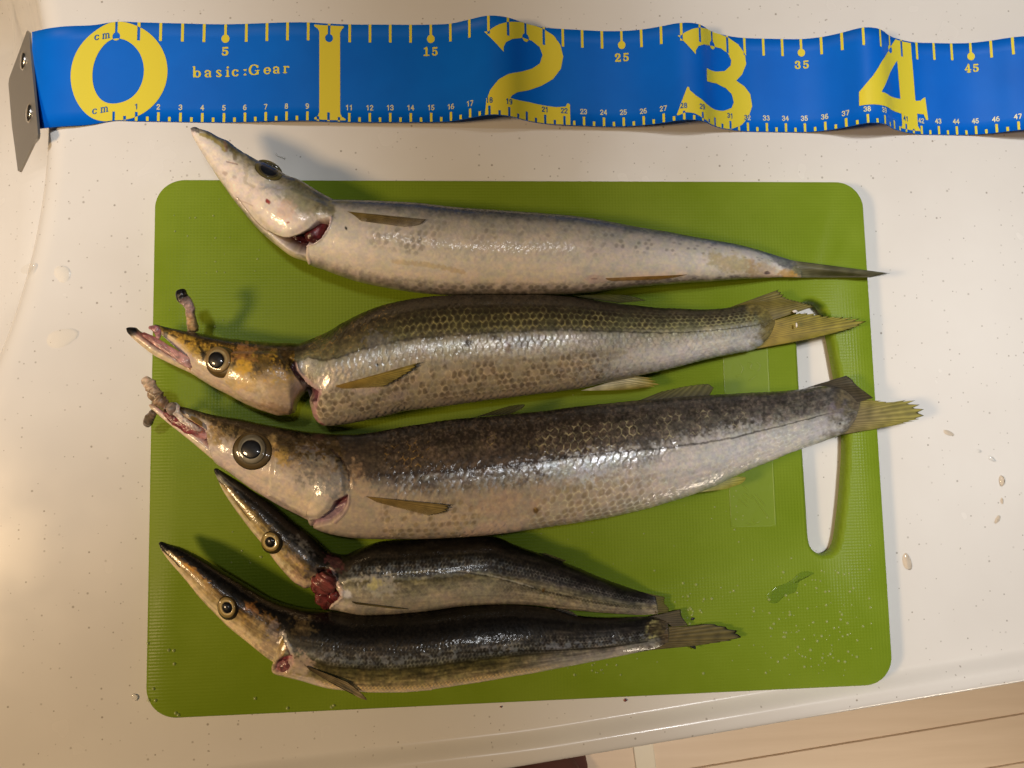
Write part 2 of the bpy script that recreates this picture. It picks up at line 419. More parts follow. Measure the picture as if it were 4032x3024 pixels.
# ------------------------------------------------------------------ tape measure
TW = 4.93
ttop = {0: (743, 158, 0), 1: (878, 155, 0), 2: (1010, 155, 0), 3: (1142, 153, 0), 4: (1273, 152, 0), 5: (1405, 151, 0), 6: (1534, 148, 0), 7: (1662, 143, 0), 8: (1790, 139, 0), 9: (1918, 139, 0), 10: (2048, 147, 0), 11: (2176, 152, 0),
        12: (248, 153, 1300), 13: (374, 153, 1300), 14: (500, 154, 1300), 15: (626, 153, 1300), 16: (748, 147, 1300), 17: (866, 121, 1300), 18: (984, 96, 1300), 19: (1106, 108, 1300), 20: (1213, 145, 1300), 21: (1327, 170, 1300), 22: (1446, 180, 1300), 23: (1566, 187, 1300), 24: (1689, 193, 1300), 25: (1811, 193, 1300), 26: (1934, 184, 1300), 27: (2057, 164, 1300),
        28: (78, 141, 2632), 29: (194, 150, 2632), 30: (266, 195, 2632), 31: (363, 222, 2632), 32: (470, 237, 2632), 33: (585, 243, 2632), 34: (703, 245, 2632), 35: (822, 243, 2632), 36: (948, 231, 2632), 37: (1076, 204, 2632), 38: (1210, 170, 2632), 39: (1316, 180, 2632), 40: (1371, 220, 2632), 41: (1445, 247, 2632), 42: (1540, 265, 2632), 43: (1643, 271, 2632), 44: (1755, 272, 2632), 45: (1876, 267, 2632), 46: (2003, 253, 2632), 47: (2138, 232, 2632)}
L0 = P(900, 97, 0.0007); L1 = P(3830, 173, 0.0007)
tdir = (L1 - L0) / np.linalg.norm(L1 - L0); tn = np.array([tdir[1], -tdir[0], 0])   # tn: across the tape, towards the viewer
def on_line(px, py):
    d = np.array([(px - 2016) / F, -(py - 1512) / F, -1.0]) @ RM
    t = ((L0 - CP) @ tn) / (d @ tn)
    return CP + d * t
S = []; XZ = []
for s_, (zx, zy, off) in ttop.items():
    q = on_line(off + zx / 1.58, zy / 1.58); S.append(s_); XZ.append(((q - L0) @ tdir, max(q[2], 0.0007)))
XZ = [(*q, 0.0) for q in XZ]
pts_l = [(-4.45, P(114, 129, -0.0095)), (-3.6, P(182, 112, -0.0004)), (-2.6, P(262, 103, 0.0022)), (-1.3, P(365, 99, 0.0012))]
for s_, q in reversed(pts_l): S.insert(0, s_); XZ.insert(0, ((q - L0) @ tdir, q[2], (q - L0) @ tn))
q = XZ[-1]; S += [48.2, 50]; XZ += [(q[0] + 0.0125, q[1] + 0.002, 0), (q[0] + 0.03, q[1] + 0.001, 0)]
S = np.array(S, float); XZ = np.array(XZ)
SG = np.linspace(-4.45, 50, 700)
def smooth_interp(sq, s_, v):
    cm = catmull(np.stack([s_, v], 1), 14); return np.interp(sq, cm[:, 0], cm[:, 1])
TY = smooth_interp(SG, S, XZ[:, 2]); TX = smooth_interp(SG, S, XZ[:, 0]); TZ = smooth_interp(SG, S, XZ[:, 1])
kz = np.ones(9) / 9; TZ = np.convolve(np.pad(TZ, 4, mode='edge'), kz, 'valid'); TX = np.convolve(np.pad(TX, 4, mode='edge'), kz, 'valid')
TX[:4] = TX[4] - (SG[4] - SG[:4]) * 0.0095
tgx = np.gradient(TX, SG); tgz = np.gradient(TZ, SG); tl = np.sqrt(tgx ** 2 + tgz ** 2); NX, NZ = -tgz / tl, tgx / tl
def tape(s_, t_, n=0.0):
    """s: centimetres along, t: centimetres across from the far edge, n: metres above"""
    s_ = np.asarray(s_, float); t_ = np.asarray(t_, float)
    # the very end is skewed a little
    sk = np.clip((-1.0 - s_) / 3.45, 0, 1) ** 1.5 * (t_ / TW) * 0.45
    x = np.interp(s_ + sk, SG, TX); z = np.interp(s_ + sk, SG, TZ); nx = np.interp(s_ + sk, SG, NX); nz = np.interp(s_ + sk, SG, NZ)
    return L0 + tdir * (x + nx * n)[..., None] + tn * (t_ * 0.01 + np.interp(s_ + sk, SG, TY))[..., None] + np.stack([np.zeros_like(x), np.zeros_like(x), z + nz * n - L0[2]], -1)
tp = thing("tape_measure", tuple(tape(10.0, 2.5)), "blue tape measure with big yellow numerals, rippled along the top of the counter", "tape measure")
ns, ntt = 520, 8
sg = np.linspace(-4.45, 50, ns); tg = np.linspace(0, TW, ntt)
SS, TT = np.meshgrid(sg, tg, indexing='ij')
Vt = tape(SS, TT, 0.0).reshape(-1, 3); Vb = tape(SS, TT, -0.0005).reshape(-1, 3)
ft = gridfaces(ns, ntt); N0 = ns * ntt
rim = []
for i in range(ns - 1):
    rim += [(i * ntt, (i + 1) * ntt, N0 + (i + 1) * ntt, N0 + i * ntt), (i * ntt + ntt - 1, N0 + i * ntt + ntt - 1, N0 + (i + 1) * ntt + ntt - 1, (i + 1) * ntt + ntt - 1)]
for j in range(ntt - 1):
    rim += [(j, N0 + j, N0 + j + 1, j + 1)]
mk("band", np.vstack([Vt, Vb]), np.vstack([ft[:, ::-1], ft + N0, np.array(rim)]), M_BLUE, tp)

# printing: shapes in (s, t) centimetres, laid on the band
def sdf_poly(X, Y, poly): return polyd(X, Y, poly)
def marching(X, Y, Fv):
    """triangles of the region Fv < 0"""
    n, m = X.shape
    g = gridfaces(n, m); x = X.ravel(); y = Y.ravel(); f = Fv.ravel()
    T = np.vstack([g[:, [0, 1, 2]], g[:, [0, 2, 3]]])
    s_ = f[T] < 0; k = s_.sum(1); out = []
    def pt(i): return np.stack([x[i], y[i]], 1)
    def cut(i, j):
        t = (f[i] / (f[i] - f[j]))[:, None]; return pt(i) * (1 - t) + pt(j) * t
    a = T[k == 3]
    if len(a): out.append(np.stack([pt(a[:, 0]), pt(a[:, 1]), pt(a[:, 2])], 1))
    for kk, want in ((1, True), (2, False)):
        a = T[k == kk]
        if not len(a): continue
        idx = np.argmax((f[a] < 0) == want, 1); r = np.arange(len(a))
        p, q, u = a[r, idx], a[r, (idx + 1) % 3], a[r, (idx + 2) % 3]
        if kk == 1: out.append(np.stack([pt(p), cut(p, q), cut(p, u)], 1))
        else:
            c1, c2 = cut(q, p), cut(u, p)
            out.append(np.stack([c1, pt(q), pt(u)], 1)); out.append(np.stack([c1, pt(u), c2], 1))
    return np.vstack(out).reshape(-1, 2) if out else np.zeros((0, 2))
def weld(V):
    k = np.round(V / 1e-4).astype(np.int64); u, ix, inv = np.unique(k, axis=0, return_index=True, return_inverse=True)
    return V[ix], inv.reshape(-1)
def print_shape(name, box, fn, step, m, n=0.00012):
    x0, x1, y0, y1 = box
    X, Y = np.meshgrid(np.arange(x0, x1 + step, step), np.arange(y0, y1 + step, step), indexing='ij')
    V = marching(X, Y, fn(X, Y))
    if not len(V): return None
    V[:, 1] = np.clip(V[:, 1], 0.01, TW - 0.01)
    V, inv = weld(V); fc = inv.reshape(-1, 3)
    fc = fc[(fc[:, 0] != fc[:, 1]) & (fc[:, 1] != fc[:, 2]) & (fc[:, 0] != fc[:, 2])]
    return mk(name, tape(V[:, 0], V[:, 1], n), fc, m, tp, smooth=False)
def ell(X, Y, cx, cy, rx, ry): return (np.sqrt(((X - cx) / rx) ** 2 + ((Y - cy) / ry) ** 2) - 1) * min(rx, ry)
two = [(17.77, .79), (18.75, 1.78), (18.75, 1.53), (18.87, 1.28), (19.22, 1.04), (19.88, .78), (20.35, .82), (20.77, 1.06), (20.92, 1.45), (20.77, 1.9), (20.33, 2.25), (19.7, 2.55), (18.95, 2.86), (18.46, 3.2), (18.05, 3.72), (17.84, 4.24), (17.76, 5.0), (22.3, 5.0), (22.3, 3.86), (22.17, 3.82), (22.07, 4.0), (21.6, 4.05), (20.94, 4.02), (20.15, 3.98), (19.4, 4.03), (19.06, 4.03), (19.17, 3.87), (19.5, 3.63), (20.15, 3.37), (20.85, 3.02), (21.45, 2.62), (21.87, 2.07), (22.0, 1.43), (21.87, .85), (21.53, .38), (20.94, .06), (20.24, -.03), (19.7, .03), (19.03, .22), (18.54, .42), (18.2, .63), (18.0, .8)]
three = [(27.8, .62), (28.7, 1.6), (28.72, 1.38), (28.88, 1.15), (29.3, .95), (30.0, .77), (30.6, .75), (31.03, .95), (31.2, 1.28), (31.15, 1.56), (30.8, 1.9), (30.2, 2.06), (29.8, 2.1), (29.45, 2.12), (29.42, 2.8), (30.2, 2.67), (30.8, 2.8), (31.15, 3.07), (31.25, 3.48), (31.1, 3.8), (30.6, 4.03), (30.0, 4.08), (29.3, 4.0), (28.65, 3.72), (28.32, 3.45), (28.3, 3.3), (28.2, 3.28), (27.63, 4.67), (27.73, 4.68), (28.1, 4.56), (28.5, 4.6), (28.95, 4.78), (29.7, 4.94), (30.5, 5.0), (31.1, 4.88), (31.65, 4.63), (32.05, 4.2), (32.28, 3.6), (32.2, 2.97), (31.9, 2.58), (31.45, 2.32), (31.8, 1.95), (32.05, 1.4), (32.0, .85), (31.65, .38), (31.1, .1), (30.4, -.02), (29.75, 0), (29.05, .16), (28.6, .3), (28.18, .5), (27.97, .66)]
four = [(40.55, .08), (41.65, .08), (41.72, 3.17), (42.03, 3.15), (42.2, 3.0), (42.33, 2.95), (42.42, 4.15), (42.3, 4.17), (42.18, 3.87), (41.78, 3.85), (41.78, 4.5), (41.95, 4.78), (40.58, 4.78), (40.7, 4.6), (40.7, 4.0), (39.2, 4.0), (38.3, 4.0), (37.62, 4.0), (37.65, 3.3), (38.4, 2.5), (39.0, 1.7), (39.8, .9)]
four_in = [(40.6, 1.2), (40.68, 3.22), (39.8, 3.3), (38.85, 3.3), (39.4, 2.6), (40.05, 1.8)]
one = [(9.28, .1), (10.71, .1), (10.7, .18), (10.6, .3), (10.53, .45), (10.56, 4.5), (10.64, 4.68), (10.82, 4.78), (10.82, 4.86), (9.33, 4.86), (9.33, 4.78), (9.5, 4.66), (9.56, 4.5), (9.53, .45), (9.46, .3), (9.3, .2)]
def sm(poly): return catmull(np.array(poly), 4, True)
NUM = {0: ((-2.45, 2.45, 0, TW), lambda X, Y: np.maximum(ell(X, Y, 0, 2.475, 2.36, 2.475), -ell(X, Y, 0.03, 2.47, 1.25, 1.62))),
       10: ((9.2, 10.9, 0, TW), lambda X, Y: sdf_poly(X, Y, one)),
       20: ((17.6, 22.5, 0, TW), lambda X, Y: sdf_poly(X, Y, two)),
       30: ((27.5, 32.5, 0, TW), lambda X, Y: sdf_poly(X, Y, three)),
       40: ((37.5, 42.6, 0, TW), lambda X, Y: np.maximum(sdf_poly(X, Y, four), -sdf_poly(X, Y, four_in)))}
def rect(X, Y, x0, x1, y0, y1): return np.maximum(np.maximum(x0 - X, X - x1), np.maximum(y0 - Y, Y - y1))
def tick_fn(s_):
    def f(X, Y):
        if s_ % 5 == 0: return np.minimum(rect(X, Y, s_ - .06, s_ + .06, -.05, .62), ell(X, Y, s_, .74, .19, .21))
        return rect(X, Y, s_ - .065, s_ + .065, -.05, .92)
    return f
def low_fn(s_):
    h = 4.48 if s_ == int(s_) else 4.70
    return lambda X, Y: rect(X, Y, s_ - .06, s_ + .06, h, TW + .05)
# glyphs: pen strokes of varying width; unit box, y down
def strokes(X, Y, segs):
    d = np.full(X.shape, 9.0)
    for sg_ in segs:
        for (x0, y0, r0), (x1, y1, r1) in zip(sg_, sg_[1:]):
            ex, ey = x1 - x0, y1 - y0
            t = np.clip(((X - x0) * ex + (Y - y0) * ey) / max(ex * ex + ey * ey, 1e-9), 0, 1)
            d = np.minimum(d, np.hypot(X - x0 - t * ex, Y - y0 - t * ey) - (r0 + (r1 - r0) * t))
    return d
def arc(cx, cy, rx, ry, a0, a1, w0, w1, n=14, wf=None):
    o = []
    for k in range(n + 1):
        t = k / n; a = math.radians(lerp(a0, a1, t))
        wd = lerp(w0, w1, t) if wf is None else wf(a)
        o.append((cx + rx * math.cos(a), cy + ry * math.sin(a), wd))
    return o
th, tk = 0.035, 0.085
wv = lambda a: lerp(0.04, 0.09, abs(math.cos(a)))
wd_ = lambda a: lerp(0.055, 0.125, abs(math.cos(a)))
G = {  # bold serif small letters: body y 0.35..1, full height 0..1
 'b': [[(.15, .04, tk), (.15, .92, tk)], [(.03, .03, th), (.15, .03, th)], arc(.42, .68, .22, .28, 0, 360, 0, 0, 24, wv)],
 'a': [arc(.30, .52, .2, .14, 200, 330, .06, .06), [(.50, .5, tk), (.50, .93, .075), (.62, .95, th)], arc(.32, .82, .18, .14, -80, -280, 0, 0, 14, wv), [(.12, .52, .08), (.12, .53, .08)]],
 's': [arc(.3, .5, .17, .13, -20, -180, .04, .07), [(.13, .52, .08), (.47, .82, .09)], arc(.3, .84, .17, .12, 0, 170, .07, .04), [(.46, .40, th), (.46, .52, th)], [(.13, .84, th), (.13, .96, th)]],
 'i': [[(.25, .42, tk), (.25, .95, tk)], [(.12, .40, th), (.25, .40, th)], [(.08, .965, th), (.42, .965, th)], [(.25, .14, .10), (.25, .141, .10)]],
 'c': [arc(.34, .68, .24, .28, -40, -320, 0, 0, 20, wv), [(.5, .5, .08), (.51, .5, .08)]],
 'G': [arc(.45, .5, .38, .45, -35, -325, 0, 0, 26, lambda a: lerp(.04, .10, abs(math.cos(a)))), [(.78, .1, th), (.78, .32, th)], [(.78, .6, tk), (.78, .88, tk)], [(.55, .58, th), (.92, .58, th)]],
 'e': [arc(.34, .68, .24, .28, 5, -310, 0, 0, 20, wv), [(.14, .66, th), (.57, .66, th)]],
 'r': [[(.18, .42, tk), (.18, .95, tk)], [(.04, .40, th), (.18, .40, th)], [(.03, .965, th), (.36, .965, th)], arc(.38, .58, .18, .18, 190, 290, .05, .06), [(.48, .44, .085), (.49, .45, .085)]],
 'm': [[(.15, .42, .08), (.15, .95, .08)], [(.03, .40, th), (.15, .40, th)], [(.02, .965, th), (.30, .965, th)], arc(.32, .58, .16, .18, 190, 350, .04, .07), [(.49, .58, .08), (.49, .95, .08)], [(.38, .965, th), (.62, .965, th)], arc(.66, .58, .16, .18, 190, 350, .04, .07), [(.83, .58, .08), (.83, .95, .08)], [(.72, .965, th), (.98, .965, th)]],
 ':': [[(.15, .5, .02), (.32, .42, .02), (.32, .58, .02)], [(.12, .92, .03), (.36, .92, .03)], [(.24, .82, .05), (.24, .9, .08)], [(.14, .45, .05), (.34, .45, .05)], [(.24, .46, .07), (.24, .55, .03)]],
 '1': [[(.36, .08, .13), (.36, .9, .13)], [(.1, .16, .07), (.36, .08, .07)], [(.06, .93, .07), (.66, .93, .07)]],
 '2': [arc(.36, .32, .24, .24, -190, 30, 0, 0, 16, wd_), [(.58, .42, .11), (.12, .88, .08)], [(.1, .92, .09), (.68, .92, .09)], [(.68, .74, .05), (.68, .92, .07)], [(.14, .3, .10), (.15, .3, .10)]],
 '3': [arc(.34, .28, .23, .2, -180, 80, 0, 0, 16, wd_), arc(.34, .7, .27, .23, -80, 180, 0, 0, 16, wd_), [(.12, .26, .09), (.13, .26, .09)], [(.1, .74, .09), (.11, .74, .09)]],
 '4': [[(.5, .05, .12), (.5, .92, .13)], [(.46, .06, .05), (.04, .66, .06)], [(.04, .67, .075), (.76, .67, .075)], [(.28, .94, .06), (.72, .94, .06)]],
 '5': [[(.16, .1, .09), (.62, .1, .10)], [(.17, .1, .06), (.14, .5, .06)], arc(.34, .66, .27, .26, -125, 135, 0, 0, 20, wd_), [(.1, .74, .09), (.11, .74, .09)]]}
def glyph_fn(chars, x, y, h, adv, wsc=1.0, tilt=0.0):
    def f(X, Y):
        d = np.full(X.shape, 9.0)
        for k, ch in enumerate(chars):
            xx = x + adv[k] if isinstance(adv, (list, tuple)) else x + adv * k
            d = np.minimum(d, strokes((X - xx) / (h * wsc), (Y - y - tilt * (xx - x)) / h, G[ch]) * h)
        return d
    return f
# seven simple sans digits for the small figures: strokes of one width
r1 = .085
D = {'0': [arc(.3, .5, .22, .42, 0, 360, r1, r1, 20)], '1': [[(.36, .06, r1), (.36, .95, r1)], [(.36, .08, r1), (.14, .26, r1)]],
     '2': [arc(.3, .3, .22, .22, -180, 40, r1, r1), [(.46, .45, r1), (.08, .93, r1), (.54, .93, r1)]], '3': [arc(.29, .28, .21, .21, -170, 90, r1, r1), arc(.29, .71, .23, .22, -90, 170, r1, r1)],
     '4': [[(.42, .95, r1), (.42, .07, r1), (.06, .66, r1), (.56, .66, r1)]], '5': [[(.5, .08, r1), (.15, .08, r1), (.11, .46, r1)], arc(.29, .66, .23, .26, -140, 165, r1, r1)],
     '6': [arc(.3, .67, .22, .25, 0, 360, r1, r1, 18), arc(.36, .5, .28, .43, 180, 290, r1, r1)], '7': [[(.07, .08, r1), (.53, .08, r1), (.24, .95, r1)]],
     '8': [arc(.3, .28, .19, .2, 0, 360, r1, r1, 18), arc(.3, .71, .22, .23, 0, 360, r1, r1, 18)], '9': [arc(.3, .32, .22, .25, 0, 360, r1, r1, 18), arc(.24, .5, .28, .43, 0, 110, r1, r1)]}
def digit_fn(txt, cx, y, h):
    wdt = 0.68 * h; x0 = cx - wdt * len(txt) / 2
    def f(X, Y):
        d = np.full(X.shape, 9.0)
        for k, ch in enumerate(txt): d = np.minimum(d, strokes((X - x0 - k * wdt) / h, (Y - y) / h, D[ch]) * h)
        return d
    return f
inks = []          # every small mark: (name, box, function, step, material on blue)
for s_ in range(0, 50):
    inks.append(("tick_mark", (s_ - .25, s_ + .25, 0, 1.0), tick_fn(s_), .03, M_YEL))
    inks.append(("tick_mark", (s_ - .1, s_ + .1, 4.4, TW), low_fn(float(s_)), .03, M_YEL))
    if s_ < 49: inks.append(("tick_mark", (s_ + .4, s_ + .6, 4.6, TW), low_fn(s_ + .5), .03, M_YEL))
    if s_ % 10 and s_ < 49: inks.append(("figure", (s_ - .26, s_ + .26, 4.02, 4.42), digit_fn(str(s_), s_, 4.08, .27), .014, M_PALE))
for s_ in (5, 15, 25, 35, 45):
    tx = str(s_); inks.append(("figure", (s_ - .5, s_ + .55, 1.1, 1.65), glyph_fn(tx, s_ + .03 - .19 * len(tx) - (.01), 1.16, .44, .41, 1.0 if len(tx) == 1 else .9), .016, M_YEL))
inks.append(("lettering", (3.4, 8.4, 1.95, 2.85), glyph_fn("basic:Gear", 3.5, 2.17, .54, [0, .54, 1.06, 1.50, 1.83, 2.34, 2.66, 3.36, 3.80, 4.30], 1.0, -.035), .016, M_YEL))
inks.append(("lettering", (-1.3, -.1, .4, .85), glyph_fn("cm", -1.19, .37, .42, .44, 1.05), .016, M_YEL))
inks.append(("lettering", (-1.3, -.1, 4.0, 4.6), glyph_fn("cm", -1.17, 4.04, .42, .46, 1.05), .016, M_YEL))
for s0, (box, fn) in NUM.items():
    near = [k for k in inks if k[1][1] > box[0] and k[1][0] < box[1]]
    def ff(X, Y, fn=fn, near=near):
        d = fn(X, Y)
        for nm, bx, g, st_, m_ in near:
            msk = (X > bx[0] - .1) & (X < bx[1] + .1) & (Y > bx[2] - .1) & (Y < bx[3] + .1)
            if nm == "tick_mark" and msk.any(): d[msk] = np.maximum(d[msk], -g(X[msk], Y[msk]))
        return d
    o = print_shape("numeral", box, ff, .03, M_YEL)
    o['label'] = "big yellow numeral %s" % "01234"[s0 // 10]
mesh_cache = {}
for nm, bx, g, st_, m_ in inks:
    over = [fn for (box, fn) in NUM.values() if bx[1] > box[0] and bx[0] < box[1]]
    if nm == "tick_mark" and not over:
        if bx[2] == 0 and round((bx[0] + .25)) % 5 != 0:
            s_ = bx[0] + .25; q = np.array([(s_ - .065, .01), (s_ + .065, .01), (s_ + .065, .92), (s_ - .065, .92)])
            mk(nm, tape(q[:, 0], q[:, 1], .00012), [(0, 1, 2, 3)], m_, tp, smooth=False); continue
        if bx[2] > 4:
            s_ = bx[0] + .1; h = 4.48 if bx[2] < 4.5 else 4.70; q = np.array([(s_ - .06, h), (s_ + .06, h), (s_ + .06, TW - .01), (s_ - .06, TW - .01)])
            mk(nm, tape(q[:, 0], q[:, 1], .00012), [(0, 1, 2, 3)], m_, tp, smooth=False); continue
    if not over: print_shape(nm, bx, g, st_, m_)
    else:
        fo = over[0]
        if nm == "tick_mark": print_shape(nm, bx, lambda X, Y: np.maximum(g(X, Y), -fo(X, Y)), st_ * .7, m_)
        else:
            print_shape(nm, bx, lambda X, Y: np.maximum(g(X, Y), -fo(X, Y)), st_, m_, .00018)
            print_shape(nm, bx, lambda X, Y: np.maximum(g(X, Y), fo(X, Y)), st_, M_INK, .00024)

# steel end plate, hanging into the sink
e0 = tape(-4.45, 0.0 + np.array(0.0)); e1 = tape(-4.45, np.array(TW))
ev = (e1 - e0) / np.linalg.norm(e1 - e0)
dn = np.array([-0.62, 0, -0.785]); dn -= ev * (dn @ ev); dn /= np.linalg.norm(dn); pn = np.cross(ev, dn); pn *= np.sign(pn @ (CP - e0))
def on_plate(px, py, h=0.0):
    d = np.array([(px - 2016) / F, -(py - 1512) / F, -1.0]) @ RM
    t = ((e0 + pn * (0.0008 + h) - CP) @ pn) / (d @ pn); return CP + d * t
clip = [(106, 120), (113, 128), (150, 528), (147, 545), (130, 566), (127, 572), (77, 677), (70, 672), (51, 528), (47, 500), (33, 330), (36, 308)]
pv = [on_plate(*q) for q in clip]; n = len(pv)
V = pv + [q - pn * 0.001 for q in pv]
cl = mk("end_plate", V, [tuple(range(n)), tuple(range(2 * n - 1, n - 1, -1))] + [(i, (i + 1) % n, n + (i + 1) % n, n + i) for i in range(n)], M_STEEL, tp, smooth=False)
for q in ((93, 241), (116, 446)):
    c = on_plate(*q); V = []; nr = 24
    for (r, h) in ((.0046, 0), (.0046, .0003), (.0040, .0009), (.0022, .0013), (.0001, .0014)):
        for k in range(nr):
            a = 2 * math.pi * k / nr; V.append(c + pn * h + r * (math.cos(a) * ev + math.sin(a) * dn))
    mk("rivet", V, gridfaces(5, nr, True), M_RIVET, cl)

# ------------------------------------------------------------------ fish
FISHGROUP = "barracudas laid out on the cutting board"
def zoom(ox, oy, sc, pts): return [(ox + x / sc, oy + y / sc) for x, y in pts]
class Fish:
    def __init__(s, label, tops, bots, k, n, mv=170, ml=26, zadd=0.0, ksnout=0.8, sag=0.85, zset=None):
        s.n, s.mv, s.ml = n, mv, ml
        segs = []
        tl = [resample(catmull(t, 10), 200) for t in tops]; bl = [resample(catmull(t, 10), 200) for t in bots]
        ln = np.array([0.5 * (np.linalg.norm(np.diff(a, axis=0), axis=1).sum() + np.linalg.norm(np.diff(b_, axis=0), axis=1).sum()) for a, b_ in zip(tl, bl)])
        cnt = np.maximum(6, np.round(ln / ln.sum() * n)).astype(int)
        T = np.vstack([resample(a, c + 1)[:-1] for a, c in zip(tl, cnt)] + [tl[-1][-1:]])
        B = np.vstack([resample(a, c + 1)[:-1] for a, c in zip(bl, cnt)] + [bl[-1][-1:]])
        n = s.n = len(T)
        zc = ZB + 0.016
        zc = np.full(n, zc); u = np.linspace(0, 1, n)
        for it in range(4):
            Tw = P(T[:, 0], T[:, 1], zc); Bw = P(B[:, 0], B[:, 1], zc)
            a = 0.5 * np.linalg.norm(Tw - Bw, axis=1)
            kk = 15 if n > 400 else 7
            ke = np.hanning(2 * kk + 1); ke /= ke.sum()
            asm = np.convolve(np.pad(a, kk, mode='edge'), ke, 'valid')
            b_ = asm * k * lerp(ksnout / k, 1.0, sstep(0.0, 0.3, u)) if ksnout else asm * k
            b_ = np.minimum(b_, a * 1.25 + 0.0004)
            b_ = b_ * lerp(1.0, 0.22, sstep(0.90, 1.0, u)) if ksnout else b_
            zm = ZB + b_.max() * 0.94 + zadd if zset is None else zset
            zc = lerp(zm, ZB + 0.95 * b_ + 0.0012, sag * sstep(0.42, 0.93, u)) if sag else np.full(n, zm)
        s.zca = zc; s.zc = zm; s.zl = zc[-1]; s.Tpx, s.Bpx = T, B
        s.a = a; s.b = b_; s.Tw, s.Bw = Tw, Bw
        cen = (Tw + Bw) / 2; s.cen = cen
        dv = (Tw - Bw) / (2 * a[:, None] + 1e-12)
        ph = np.r_[np.linspace(0, math.pi, mv), np.linspace(math.pi, 2 * math.pi, ml + 2)[1:-1]]
        s.m = len(ph); s.ph = ph
        V = cen[:, None, :] + dv[:, None, :] * (a[:, None] * np.cos(ph))[:, :, None]
        V[:, :, 2] = zc[:, None] + b_[:, None] * np.sin(ph)
        s.V = V
        s.u = np.r_[0, np.cumsum(np.linalg.norm(np.diff(cen, axis=0), axis=1))]
        s.un = s.u / s.u[-1]
        s.vis = np.zeros((n, s.m), bool); s.vis[:, :mv] = True
        s.v = np.where(ph <= math.pi, (1 - np.cos(ph)) / 2, (1 - np.cos(ph)) / 2)[None, :].repeat(n, 0)
        s.U = s.u[:, None].repeat(s.m, 1); s.UN = s.un[:, None].repeat(s.m, 1)
        s.Gth = ph[None, :].repeat(n, 0) * np.maximum(0.5 * (a + b_).mean(), 1e-4)
        nrm = np.cross(np.gradient(V, axis=0).reshape(-1, 3), np.gradient(V, axis=1).reshape(-1, 3)).reshape(V.shape)
        nrm /= np.linalg.norm(nrm, axis=2)[:, :, None] + 1e-12
        if nrm[n // 2, mv // 2, 2] < 0: nrm = -nrm
        s.N = nrm
        p = proj(V); s.px, s.py = p[..., 0], p[..., 1]
        s.col = np.zeros(V.shape); s.h = np.zeros((n, s.m)); s.rg = np.full((n, s.m), 0.42); s.ct = np.full((n, s.m), 0.62); s.mt = np.zeros((n, s.m))
        base = cen[n // 2].copy(); base[2] = ZB
        s.root = thing("barracuda", base, label, "fish", FISHGROUP)
        st_ = lambda q, k=1.7: np.clip((q - .5) * k + .5, 0, 1)
        s.nx = st_(fbm(s.px / 60, s.py / 60), 1.3); s.nf = st_(fbm(s.px / 16, s.py / 16, 3)); s.nff = st_(fbm(s.px / 8 + 9, s.py / 8, 2)); s.nl = st_(fbm(s.px / 180 + 3, s.py / 180 + 5), 1.3)
        s.mn = st_(fbm(s.px / 13 + 40, s.py / 11 + 11, 3), 2.0); s.mf = st_(fbm(s.px / 7.5 + 70, s.py / 7.5 + 23, 2), 1.8)
        s.streak = st_(fbm(s.U * 110 + 5, s.Gth * 1100, 3), 1.8); s.pn = st_(fbm(s.px / 34 + 60, s.py / 30 + 81, 3), 1.8)
        s.micro = .5; s.stk = .25
    def ramp(s, stops, jit=0.0, m=None):
        v = s.v + (s.nf - 0.5) * jit
        vs = [q[0] for q in stops]; cs = np.array([A(*q[1]) for q in stops])
        c = np.stack([np.interp(v, vs, cs[:, i]) for i in range(3)], -1)
        if m is None: s.col = c
        else: s.mix(c, m)
    def mix(s, c, m):
        c = np.asarray(c, float)
        if c.ndim == 1: c = c[None, None, :]
        s.col = s.col * (1 - m[..., None]) + c * m[..., None]
    def blob(s, x, y, rx, ry, ang, c, st=1.0, soft=0.5, rag=0.5, rough=None):
        ca, sa = math.cos(math.radians(ang)), math.sin(math.radians(ang))
        dx, dy = s.px - x, s.py - y
        d = np.sqrt(((dx * ca + dy * sa) / rx) ** 2 + ((-dx * sa + dy * ca) / ry) ** 2) + (s.nf - 0.5) * rag + (s.nff - .5) * rag * .6
        m = (1 - sstep(1 - soft, 1 + soft * 0.3, d)) * st * s.vis
        if c is not None: s.mix(A(*c), m)
        if rough is not None: s.rg = lerp(s.rg, rough, m)
        return m
    def line(s, pts, wpx, c, st=1.0, soft=0.6, rag=0.0, h=0.0):
        d = polyd(s.px, s.py, catmull(np.array(pts), 6), False) + (s.nff - 0.5) * rag * wpx
        m = (1 - sstep(wpx * (1 - soft), wpx, d)) * st * s.vis
        if c is not None: s.mix(A(*c), m)
        s.h += h * m
        return m
    def poly(s, pts, soft, c=None, st=1.0, h=0.0, rag=0.0):
        d = polyd(s.px, s.py, np.array(pts)) + (s.nf - 0.5) * rag
        m = (1 - sstep(-soft, soft, d)) * st * s.vis
        if c is not None: s.mix(A(*c), m)
        s.h += h * m
        return m
